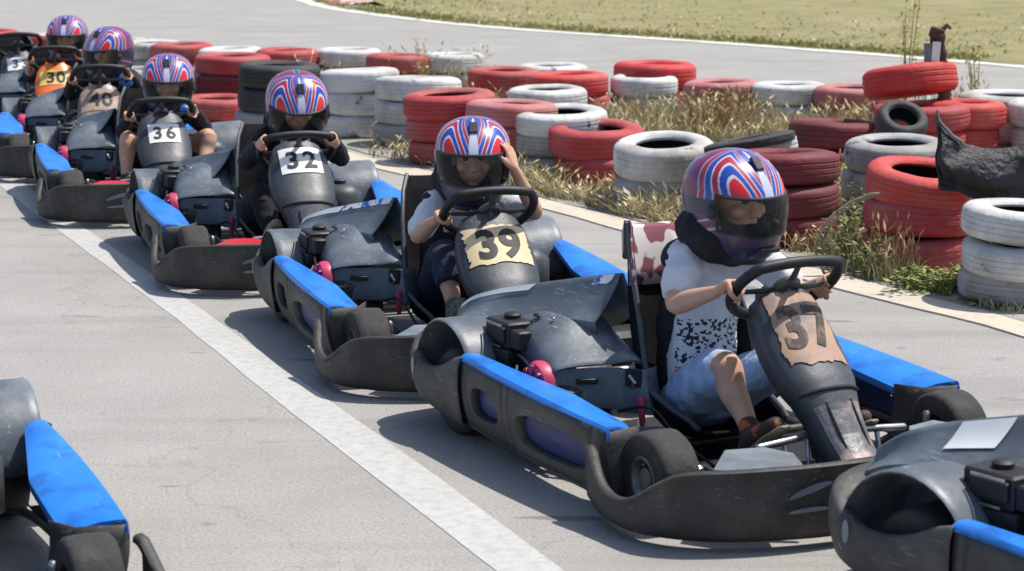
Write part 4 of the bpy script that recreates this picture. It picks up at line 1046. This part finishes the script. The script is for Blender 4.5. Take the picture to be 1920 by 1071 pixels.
make_person('39', 'child in white shirt holding a bare left hand up to the helmet, in kart 39', dict(head=(.12, .035, .738), yaw=-88, pitch=4, shirt='whitecloth', pants='navycloth', sleeve=.6, leg=1.45, vox=.0055,
    kneeR=(.27, -.125, .39), ankleR=(.44, -.14, .20), toeR=(.55, -.15, .26), hands={-1: R(200), 1: [(.265, .150, .70), (-.25, -.18, 1), (.7, .6, 0), -1]}, bowL=(.09, .09, -.10), shoe='greyshoe', vest=2, scarf=.055))
make_person('32', 'child all in black hunched over the wheel of kart 32', dict(head=(.16, .06, .752), yaw=-76, pitch=22, shirt='blackcloth', pants='blackcloth', sleeve=1.5, leg=1.9, hands={-1: R(160), 1: R(20)}, kneeR=(.26, -.14, .34), ankleR=(.40, -.12, .20), toeR=(.51, -.12, .25), shoe='beigeshoe'))
make_person('36', 'child with both bare knees raised beside number panel 36', dict(head=(.10, .085, .690), yaw=-84, pitch=10, shirt='blackcloth', pants='navycloth', sleeve=1.5, leg=.62, hands={-1: R(195), 1: R(0)}, kneeR=(.34, -.175, .40), ankleR=(.50, -.21, .17), toeR=(.60, -.2, .23),
    kneeL=(.35, .265, .40), ankleL=(.50, .20, .17), hip=(-.10, 0, .17)))
make_person('40', 'child in kart 40 with helmet turned aside, one arm reaching forward', dict(head=(.10, .075, .735), yaw=-122, pitch=10, shirt='blackcloth', pants='blackcloth', sleeve=1.1, leg=1.9, hands={-1: R(190), 1: R(10)}))
make_person('30', 'child in dark shirt behind orange panel 30, helmet facing the camera', dict(head=(.10, .10, .715), yaw=-89, pitch=6, shirt='navycloth', pants='blackcloth', sleeve=.8, leg=1.9, hands={-1: R(190), 1: R(10)}))
# ================================================================== TYRE BARRIER
TW, TR_ = .16, .29
def tyre_mesh(name, wd=.16, r=.29, seed=0, squash=0.0):
    h = wd / 2; mb = MB(); n = 72
    prof = [(r - .008, -h * .74, 0), (r - .001, -h * .62, 0), (r + .001, -h * .40, 0), (r - .0022, -h * .35, 0), (r - .0022, -h * .31, 0), (r + .002, -h * .26, 0), (r + .002, -h * .05, 0), (r - .0015, -h * .0, 0), (r - .0015, h * .04, 0), (r + .002, h * .09, 0), (r + .002, h * .28, 0), (r - .0022, h * .33, 0), (r - .0022, h * .37, 0), (r + .001, h * .42, 0), (r - .001, h * .62, 0), (r - .008, h * .74, 0), (r - .024, h * .90, 0), (r - .050, h * .99, 0), (r - .085, h, 0), (r - .105, h * .95, 0), (r - .118, h * .84, 0), (r - .124, h * .74, 0),
            (r - .120, h * .60, 1), (r - .075, h * .62, 1), (r - .035, h * .45, 1), (r - .025, 0, 1), (r - .035, -h * .45, 1), (r - .075, -h * .62, 1), (r - .120, -h * .60, 1),
            (r - .124, -h * .74, 0), (r - .118, -h * .84, 0), (r - .105, -h * .95, 0), (r - .085, -h, 0), (r - .050, -h * .99, 0), (r - .024, -h * .90, 0)]
    m = len(prof)
    for j in range(n):
        t = 2 * math.pi * j / n
        for k_, (a, z, i_) in enumerate(prof):
            w_ = noise.noise(Vector((math.cos(t) * 1.3 + seed, math.sin(t) * 1.3, seed * 3.1)))
            rr = a * (1 + squash * math.cos(2 * t)) + .006 * w_
            zz = z * (1 + .06 * noise.noise(Vector((math.cos(t) * 1.2, math.sin(t) * 1.2 + seed, 5))))
            if abs(z) < h * .72 and a > r - .012 and (j % 3 == 0): rr -= .0018
            mb.v.append(Vector((rr * math.cos(t), rr * math.sin(t), zz)))
    for j in range(n):
        for q in range(m):
            mb.f.append([j * m + q, ((j + 1) % n) * m + q, ((j + 1) % n) * m + (q + 1) % m, j * m + (q + 1) % m]); mb.mi.append(1 if prof[q][2] and prof[(q + 1) % m][2] else 0)
    return mb
_base = {}
def tyre_data(colr, var):
    key = (colr, var)
    if key not in _base:
        o = tyre_mesh('t', seed=var * 4.7, squash=(0, .025, -.03)[var]).build('painted_tyre', [TM[colr], 'rubber'], None, smooth=32)
        _base[key] = o.data; bpy.data.objects.remove(o)
    return _base[key]
def tyre(pos, colr, label, group, th=.16, r=.29, tilt=(0, 0), rz=None):
    o = bpy.data.objects.new('painted_tyre', tyre_data(colr, rnd.randrange(3))); COL.objects.link(o)
    o.location = pos; o.scale = (r / .29, r / .29, th / .16)
    o.rotation_euler = (tilt[0], tilt[1], rnd.uniform(0, 6.28) if rz is None else rz)
    tag(o, label, 'tyre', group); return o
STK = []
ORD = ['bottom', 'second', 'third', 'fourth']
def stack(u, v, cols, where, th=.16, r=.29, lean=(0, 0), n=None, jit=.02, group='painted tyres of the barrier', face=0.0):
    """cols bottom to top; (u, v) = photograph position of the centre of the top ring"""
    N_ = len(cols); b = G(u, v, N_ * th); b.z = 0; STK.append((b.x, b.y, r))
    for i, cn in enumerate(cols):
        p = b + Vector((rnd.uniform(-jit, jit) + lean[0] * i, rnd.uniform(-jit, jit) + lean[1] * i, th * (i + .5)))
        nm = {'white': 'white', 'grey': 'dusty grey white', 'red': 'red', 'brightred': 'bright red', 'faded': 'faded pinkish red', 'maroon': 'dark maroon', 'black': 'bare black'}[cn]
        pos_ = {1: 'single', 2: ['lower', 'upper'][i] if N_ == 2 else '', 3: ''}.get(N_, '')
        if N_ == 3: pos_ = ['bottom', 'middle', 'top'][i]
        if N_ == 1: lab = f'single {nm} painted tyre {where}'
        else: lab = f'{pos_} {nm} tyre of the stack {where}'
        tyre(p, cn, lab, group, th * 1.06, r * rnd.uniform(.985, 1.015), (rnd.uniform(-.02, .02) + (R(face) * (i + 1) / N_), rnd.uniform(-.025, .025)))
    return b
# front row along the lane edge, left to right
stack(672, 130, ['white', 'white', 'white'], 'just right of helmet 32', .158, face=3.0)
stack(782, 145, ['grey', 'white', 'white'], 'left of the first all-red stack', .155, face=3.0)
stack(846, 174, ['red', 'red', 'red'], 'standing upper left of helmet 39', .150, r=.295, face=3.0)
stack(958, 192, ['red', 'red', 'faded'], 'close behind helmet 39', .145, r=.285, face=3.0)
stack(1056, 206, ['grey', 'grey', 'white'], 'right of helmet 39', .135, face=3.0)
stack(1122, 236, ['red', 'red'], 'left of the big open white tyre', .170, r=.285, face=5)
stack(1248, 264, ['grey', 'white'], 'left of helmet 37', .185, r=.285, face=6.5)
stack(1462, 285, ['maroon', 'maroon', 'maroon'], 'directly behind helmet 37', .148, r=.29, face=3.0)
stack(1572, 228, ['maroon', 'maroon'], 'behind the small black tyre', .165, face=3.0)
stack(1680, 264, ['grey', 'grey', 'grey'], 'carrying the small black kart tyre', .150, r=.275, face=3.0)
stack(1724, 315, ['red', 'red', 'brightred'], 'at the lane edge below the discarded seat', .152, r=.268, lean=(.006, 0), jit=.006, face=7.5)  # two lower tyres take the duller red, so their shade is painted in
stack(1928, 388, ['grey', 'white', 'white'], 'at the right edge beside the lane', .134, r=.285, face=4)
# tyres that lie askew
p = G(1410, 282, .36); tyre(p, 'white', 'white tyre lying tilted beside the maroon stack above helmet 37', 'painted tyres of the barrier', .13, .25, (R(-5), R(-9)), 0)
p = G(1405, 268, .42); tyre(p, 'black', 'thin bare black tyre lying on the tilted white tyre above helmet 37', None, .06, .235, (R(-5), R(-11)), 0)
p = G(1690, 232, .50) ; tyre(p, 'black', 'small bare black kart tyre resting on the grey white stack', None, .13, .14, (R(34), R(6)), 0)
# middle row
stack(405, 182, ['red'], 'on the ground between helmets 36 and 32', .17, r=.29)
stack(433, 103, ['maroon', 'maroon', 'red'], 'left of the bare black tyre', .150, r=.30)
stack(520, 120, ['grey', 'black', 'black'], 'upper left of helmet 32', .168, r=.30)
stack(597, 140, ['white', 'white'], 'half hidden by the bare black tyre', .16)
stack(1030, 165, ['grey', 'white'], 'just behind the faded pink tyre', .155)
stack(255, 128, ['grey', 'grey'], 'between helmets 40 and 36', .16)
stack(342, 132, ['white', 'faded'], 'upper right of helmet 36', .16)
# back row along the far track, left to right
B = [(-18, 58, 'red'), (40, 64, 'white'), (98, 66, 'red'), (160, 70, 'white'), (222, 74, 'white'), (282, 78, 'white'), (343, 82, 'red'), (432, 90, 'white'), (541, 93, 'red'), (652, 92, 'white'), (746, 103, 'red'), (852, 101, 'white'), (944, 130, 'red'), (1034, 122, 'white')]
WH = ['at the far left edge of the photo', 'above the steering wheel of the driverless kart', 'left of the farthest helmet', 'between the two farthest helmets', 'right of helmet 40 in the back row', 'farthest row, above helmet 36', 'far up and right of helmet 36',
      'behind the red stack in the back row', 'behind the bare black tyre', 'in the back row above helmet 32', 'between two whites, above helmet 32', 'above the all-red stack', 'behind dry grass in the back row', 'left of the bright red pair']
for (u, v, c_), w_ in zip(B, WH): stack(u, v, ['grey' if c_ == 'white' else 'red', c_], w_, .155, r=.295)
stack(1066, 138, ['red', 'brightred'], 'left of the scribbled white tyre', .165, r=.315)
stack(1225, 118, ['red', 'brightred'], 'behind the scribbled white tyre', .190, r=.325)
stack(1210, 143, ['grey', 'white'], 'in front of the tallest red', .150, r=.272)
stack(1352, 152, ['maroon', 'faded'], 'behind brown grass, right of the tallest red', .150)
stack(1482, 157, ['white', 'white'], 'between two dull red back-row stacks', .150)
stack(1600, 163, ['maroon', 'faded'], 'left of the tilted bright red tyre', .152)
stack(1726, 196, ['maroon', 'red', 'red'], 'carrying the tilted bright red tyre', .150)
p = G(1706, 152, .56); tyre(p, 'brightred', 'big bright red tyre tilted on top of its stack, post behind it', 'painted tyres of the barrier', .19, .30, (R(-9), R(-6)), 0)
stack(1803, 190, ['red', 'red', 'brightred'], 'right of the rusty post', .150, r=.25)
stack(1888, 176, ['grey', 'white', 'white'], 'behind the discarded black seat', .150, r=.31)
stack(1990, 190, ['grey', 'white', 'white'], 'outermost right of the back row', .150, r=.31)
# dark scribbles on one white tyre
# ---- discarded black seat shell lying on the tyres
M['sheetblack'] = mat('crumpled_black_plastic', (.012, .013, .018), rough=.5, col2=(.03, .032, .042), nscale=9, bump=.9, bscale=26)
so_ = empty('discarded_seat', G(1850, 345, .42)); so_.rotation_euler = (0, 0, R(4))
tag(so_, 'crumpled black plastic seat shell dumped across the red and white tyre stacks', 'seat shell')
mb = MB(); rows = []
prof = [(-.240, .33, .22), (-.238, .30, .04), (-.222, .272, -.01), (-.195, .245, -.02), (-.165, .215, -.02), (-.125, .19, -.03), (-.08, .175, -.05), (-.03, .165, -.075), (.03, .16, -.08), (.09, .165, -.07), (.15, .18, -.085), (.20, .23, -.08), (.25, .30, -.09), (.32, .36, -.07), (.40, .36, -.09), (.50, .33, -.06)]
PA = catmull([(a, b, c_) for a, b, c_ in prof], 4)
for i_, q in enumerate(PA):
    row = []; x_, zt_, zb_ = q
    for j in range(33):
        t = j / 32; zz = lerp(zt_, zb_, t); fl = .030 * abs(math.sin(x_ * 11 + zz * 19 + 2 * noise.noise(Vector((x_ * 3, zz * 3, 9))))) * math.sin(math.pi * t) + .008 * abs(math.sin(x_ * 9 - zz * 30 + 1)) + .02 * noise.noise(Vector((x_ * 5, zz * 9, 2)))
        jag = .022 * noise.noise(Vector((x_ * 16, 0, 3))) * t ** 3
        row.append((x_ + .008 * math.sin(zz * 40), -.07 * math.sin(math.pi * min(1, t * 1.15)) - .05 * t + fl, zz + jag))
    rows.append(row)
mb.wrinkle = .012; mb.wsize = .022
mb.grid(rows); mb.build('shell', 'sheetblack', so_, smooth=50, solid=.006)
mb = MB(); mb.tube([(x_, -.012, zt_ + .004) for i_, (x_, zt_, zb_) in enumerate(prof[:6])], .007, 8); mb.build('shell_edge', 'plate_grey', so_)
# ---- broken post
bp = empty('broken_post', G(1765, 205, .40)); tag(bp, 'rusty bent post with a white tag rising behind the bright red tyre', 'post')
M['rust'] = mat('rusty_brown', (.12, .06, .035), rough=.9, col2=(.05, .028, .02), nscale=14, bump=.5, bscale=30)
mb = MB(); mb.tube(catmull([(0, 0, -.35), (.005, 0, 0), (.02, 0, .12), (.0, 0, .27), (-.02, 0, .40), (-.035, 0, .47)], 4), [.045] * 6 + [.036, .042, .034, .040, .036, .030] + [.034, .028, .036, .030, .026] + [.034, .042, .038, .030], 9); mb.build('post', 'rust', bp)
mb = MB(); mb.box((-.045, 0, .47), (.085, .06, .07), Matrix.Rotation(.3, 3, 'Y'), .01); mb.tube([(-.02, 0, .48), (.02, 0, .52), (.035, 0, .50)], [.018, .014, .01], 7); mb.tube([(-.07, 0, .44), (-.075, 0, .40)], [.018, .010], 7); mb.build('post_cap', 'rust', bp)
mb = MB(); mb.box((-.055, -.03, .30), (.05, .012, .24), Matrix.Rotation(.06, 3, 'Y'), .004); mb.build('tag', 'white', bp)
mb = MB(); mb.box((-.095, -.02, .28), (.05, .012, .26), Matrix.Rotation(-.05, 3, 'Y'), .004); mb.build('grey_strip', 'plate_grey', bp)
# ---- old chain hoop in the weeds
ch = MB(); base = G(1605, 520, 0)
path = catmull([(-.13, 0, .02), (-.17, 0, .12), (-.13, .02, .24), (-.03, .03, .33), (.08, .02, .38)], 8)
for side in (-.016, .016): ch.tube([p + Vector((side, side * .5, 0)) for p in path], .006, 6)
for i, p in enumerate(path):
    if i % 2 == 0: ch.tube([p + Vector((-.018, -.009, 0)), p + Vector((.018, .009, 0))], .0055, 6)
o = ch.build('track_hoop', mat('weathered_hoop', (.30, .25, .17), rough=.9, col2=(.10, .08, .06), nscale=20)); o.location = base; tag(o, 'curved weathered ladder-like hoop leaning in green weeds left of the red stack', 'hoop')
# ================================================================== GRASS AND WEEDS
M['blade'] = attr_mat('grass_blade', .8, spec=.2)
STRAW = [(.54, .46, .28), (.46, .38, .22), (.62, .55, .37), (.38, .31, .18), (.52, .48, .30)]
OLIVE = [(.20, .22, .06), (.30, .29, .10), (.40, .34, .15), (.14, .18, .05)]
GREEN = [(.15, .19, .05), (.22, .26, .08), (.10, .14, .04), (.34, .34, .13)]
BROWN = [(.24, .15, .07), (.32, .21, .10), (.40, .30, .15), (.17, .10, .05)]
def blade(mb, p, h, lean, w_, col, seed=False):
    d = Vector((rnd.gauss(0, 1), rnd.gauss(0, 1), 0)); d.normalize(); a = rnd.uniform(0, math.pi); s = Vector((math.cos(a), math.sin(a) * .35, 0)) * w_
    ln = lean * h * rnd.uniform(.2, 1.3); o = len(mb.v)
    P = [p, p + Vector((0, 0, h * .45)) + d * ln * .25, p + Vector((0, 0, h * .85)) + d * ln * .7, p + Vector((0, 0, h)) + d * ln * 1.15]
    mb.v += [P[0] - s, P[0] + s, P[1] - s * .85, P[1] + s * .85, P[2] - s * .5, P[2] + s * .5, P[3]]
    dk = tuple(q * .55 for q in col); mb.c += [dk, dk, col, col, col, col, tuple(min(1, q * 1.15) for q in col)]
    mb.f += [[o, o + 1, o + 3, o + 2], [o + 2, o + 3, o + 5, o + 4], [o + 4, o + 5, o + 6]]; mb.mi += [0] * 3
    if seed:   # seed head
        o = len(mb.v); q = P[3]; t = (P[3] - P[2]).normalized(); L_ = rnd.uniform(.03, .07); ss_ = s * 1.9
        mb.v += [q - t * .01, q + t * L_ * .4 - ss_, q + t * L_ * .4 + ss_, q + t * L_]; c2 = tuple(min(1, x * 1.25) for x in col); mb.c += [c2] * 4; mb.f += [[o, o + 2, o + 3, o + 1]]; mb.mi.append(0)
ETc = catmull([(*p, 0) for p in ET], 4)
def edge_x(y):
    for a, b in zip(ETc, ETc[1:]):
        if b.y <= y <= a.y: return lerp(a.x, b.x, (a.y - y) / max(a.y - b.y, 1e-6))
    return -99
def clear(x, y, f=1.0):
    if x < edge_x(y) + .04 + .10 * abs(noise.noise(Vector((x * 3, y * 3, 0)))): return False
    for a, b, r in STK:
        if (x - a) ** 2 + (y - b) ** 2 < (r * f) ** 2: return False
    return True
def patch(mb, u0, v0, u1, v1, n, h, cols, lean=.5, w_=.0045, seed=.3, f=1.0, clump=5):
    for _ in range(n // clump):
        u, v = rnd.uniform(u0, u1), rnd.uniform(v0, v1); c = G(u, v)
        hh = h * rnd.uniform(.45, 1.15)
        for _ in range(clump):
            x, y = c.x + rnd.gauss(0, .035), c.y + rnd.gauss(0, .035)
            if not clear(x, y, f): continue
            blade(mb, Vector((x, y, 0)), hh * rnd.uniform(.6, 1.1), lean, w_, rnd.choice(cols), rnd.random() < seed)
dry = MB(); dry.c = []; dry.raw = True
# verge between the two rows
NP = catmull([(*p, 0) for p in near], 4); FP_ = catmull([(*p, 0) for p in far], 4)
for _ in range(2600):
    i = rnd.uniform(10, 36); t = rnd.random(); k_ = int(i); q = i - k_
    a = NP[k_].lerp(NP[k_ + 1], q); b = FP_[k_].lerp(FP_[k_ + 1], q); c = a.lerp(b, .12 + .86 * t)
    if noise.noise(Vector((c.x * .8, c.y * .8, 3))) < -.15: continue
    hh = rnd.uniform(.03, .10)
    for _ in range(5):
        x, y = c.x + rnd.gauss(0, .05), c.y + rnd.gauss(0, .05)
        if clear(x, y): blade(dry, Vector((x, y, 0)), hh * rnd.uniform(.6, 1.2), .8, .004, rnd.choice(STRAW + OLIVE[1:3]), rnd.random() < .15)
patch(dry, 1150, 215, 1560, 275, 3224, 0.165, STRAW + OLIVE[1:3], .5)
patch(dry, 1120, 195, 1420, 235, 1364, 0.176, STRAW, .5)
patch(dry, 1290, 235, 1410, 262, 744, 0.253, BROWN + STRAW[:2], .45, .0055, .7)
patch(dry, 1540, 250, 1660, 280, 620, 0.231, BROWN + STRAW, .45, .0055, .6)
patch(dry, 1130, 398, 1310, 440, 2232, 0.055, STRAW + OLIVE[1:2], .9)
patch(dry, 1175, 392, 1290, 412, 558, 0.132, STRAW, .7, seed=.5)
patch(dry, 1010, 362, 1170, 405, 1488, 0.085, STRAW + BROWN[:2], .8, seed=.4)
patch(dry, 930, 330, 1050, 385, 1240, 0.143, STRAW + OLIVE[:2], .8, seed=.4)
patch(dry, 700, 262, 940, 322, 930, 0.088, STRAW + OLIVE[:2], .8)
patch(dry, 890, 175, 985, 215, 558, 0.198, STRAW + BROWN, .5, .0055, .6)
patch(dry, 480, 200, 640, 262, 310, 0.110, STRAW, .8)
patch(dry, 730, 150, 900, 175, 558, 0.286, STRAW + OLIVE[1:3], .35, .004, .8)
patch(dry, 520, 150, 640, 180, 217, 0.231, STRAW + GREEN[3:], .45, .0045, .6)
patch(dry, 1480, 425, 1620, 478, 930, 0.110, BROWN + STRAW[:2], .9)
patch(dry, 1560, 330, 1650, 430, 434, 0.165, STRAW + BROWN, .6, seed=.6)
patch(dry, 1630, 500, 1700, 535, 99, 0.231, [(.45, .25, .14), (.40, .30, .16)], .25, .004, .7, f=.9)
patch(dry, 1700, 235, 1850, 262, 310, 0.341, STRAW + BROWN[1:3], .35, .005, .5, f=.8)
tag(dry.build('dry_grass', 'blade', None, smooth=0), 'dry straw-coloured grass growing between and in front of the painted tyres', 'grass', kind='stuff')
grn = MB(); grn.c = []; grn.raw = True
def leafy(mb, c, h, n, cols):
    for _ in range(n):
        a = rnd.uniform(0, 6.28); z = h * rnd.random() ** .8; r_ = rnd.uniform(.01, .10) * (1 - z / h * .5); p = c + Vector((math.cos(a) * r_, math.sin(a) * r_, z)); L_ = rnd.uniform(.018, .045)
        d = Vector((math.cos(a), math.sin(a), rnd.uniform(-.3, .7))).normalized(); s = d.cross(Vector((0, 0, 1))).normalized() * L_ * .28; o = len(mb.v)
        mb.v += [p, p + d * L_ * .5 + s, p + d * L_, p + d * L_ * .5 - s]; col = rnd.choice(cols); mb.c += [col] * 4; mb.f.append([o, o + 1, o + 2, o + 3]); mb.mi.append(0)
for _ in range(34):
    c = G(rnd.uniform(1560, 1700), rnd.uniform(470, 545))
    if clear(c.x, c.y, .95): leafy(grn, c, rnd.uniform(.06, .26), 34, GREEN)
for _ in range(34):
    c = G(rnd.uniform(1690, 1830), rnd.uniform(530, 556)); leafy(grn, c, rnd.uniform(.03, .10), 26, GREEN)
for _ in range(12):
    c = G(rnd.uniform(1575, 1625), rnd.uniform(395, 460))
    if clear(c.x, c.y, .95): leafy(grn, c, rnd.uniform(.15, .42), 40, GREEN[:3])
for _ in range(60):
    c = G(rnd.uniform(1820, 1920), rnd.uniform(556, 580)); leafy(grn, c, rnd.uniform(.02, .06), 12, GREEN + OLIVE)
patch(grn, 1560, 480, 1700, 540, 800, .15, GREEN + STRAW, .7, .004, 0)
patch(grn, 1690, 535, 1840, 560, 500, .09, GREEN + OLIVE, .9, .004, 0)
patch(grn, 930, 365, 1300, 440, 500, .06, OLIVE + GREEN, .9, .004, 0)
patch(grn, 1840, 562, 1925, 590, 300, .06, OLIVE + STRAW, .9, .004, 0)
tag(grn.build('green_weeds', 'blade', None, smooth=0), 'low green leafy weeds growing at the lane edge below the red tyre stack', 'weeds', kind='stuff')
# tall yellow-green plants
def tall_plant(pos, h, label, cols, n=70):
    r_ = empty('tall_weed', pos); tag(r_, label, 'weed'); st = MB(); lf = MB(); lf.c = []; lf.raw = True
    for q in range(4):
        a = rnd.uniform(0, 6.28); t_ = Vector((math.cos(a) * .10, math.sin(a) * .10, h * rnd.uniform(.75, 1))); st.tube([(0, 0, 0), t_ * .5 + Vector((.01, 0, .03)), t_], [.006, .005, .003], 5)
        for _ in range(n // 4):
            k_ = rnd.uniform(.35, 1.05); p = t_ * k_ + Vector((rnd.gauss(0, .03), rnd.gauss(0, .03), rnd.gauss(0, .02))); L_ = rnd.uniform(.015, .05); d = Vector((rnd.gauss(0, 1), rnd.gauss(0, 1), rnd.uniform(0, 1.5))).normalized(); s = d.cross(Vector((.2, .1, 1))).normalized() * L_ * .25; o = len(lf.v)
            lf.v += [p, p + d * L_ * .5 + s, p + d * L_, p + d * L_ * .5 - s]; c = rnd.choice(cols); lf.c += [c] * 4; lf.f.append([o, o + 1, o + 2, o + 3]); lf.mi.append(0)
    M.setdefault('stem', mat('plant_stem', (.30, .26, .13), rough=.8)); st.build('stem', 'stem', r_); lf.build('leaves', 'blade', r_, smooth=0)
YG = [(.42, .42, .08), (.34, .38, .10), (.50, .46, .16), (.28, .26, .10)]
b = G(1692, 230); b.z = 0; tall_plant(b, .95, 'tall yellow-green weed rising behind the tilted bright red tyre', YG, 200)
b = G(1826, 225); b.z = 0; tall_plant(b, .62, 'thin weed rising beside the rusty post near the right edge', YG + STRAW, 90)
b = G(800, 205); b.z = 0; tall_plant(b, .62, 'faint pale dry weed standing above the back-row white tyre', STRAW + YG, 110)
# turf of the field: tufts close to the track edge and thinning out behind
fd = MB(); fd.c = []; fd.raw = True; OLIVE = [(.24, .24, .08), (.30, .29, .11), (.37, .32, .15), (.20, .21, .07)]
E_ = catmull([(*p, 0) for p in ff[:9]], 6)
for _ in range(5200):
    i = rnd.uniform(6, 40); k_ = int(i); p = E_[k_].lerp(E_[k_ + 1], i - k_); dd = abs(rnd.gauss(0, 1)) * (3.5 if rnd.random() < .6 else .35)
    x, y = p.x + dd * .45 + rnd.gauss(0, .05), p.y + dd * .9
    g = noise.noise(Vector((x * .5, y * .5, 1))); cols = OLIVE if g > 0 else STRAW[1:] + OLIVE
    hh = (rnd.uniform(.010, .030) if dd > .6 else rnd.uniform(.02, .07))
    for _ in range(4): blade(fd, Vector((x + rnd.gauss(0, .04), y + rnd.gauss(0, .04), 0)), hh * rnd.uniform(.6, 1.1), .7, .008, rnd.choice(cols), rnd.random() < .1)
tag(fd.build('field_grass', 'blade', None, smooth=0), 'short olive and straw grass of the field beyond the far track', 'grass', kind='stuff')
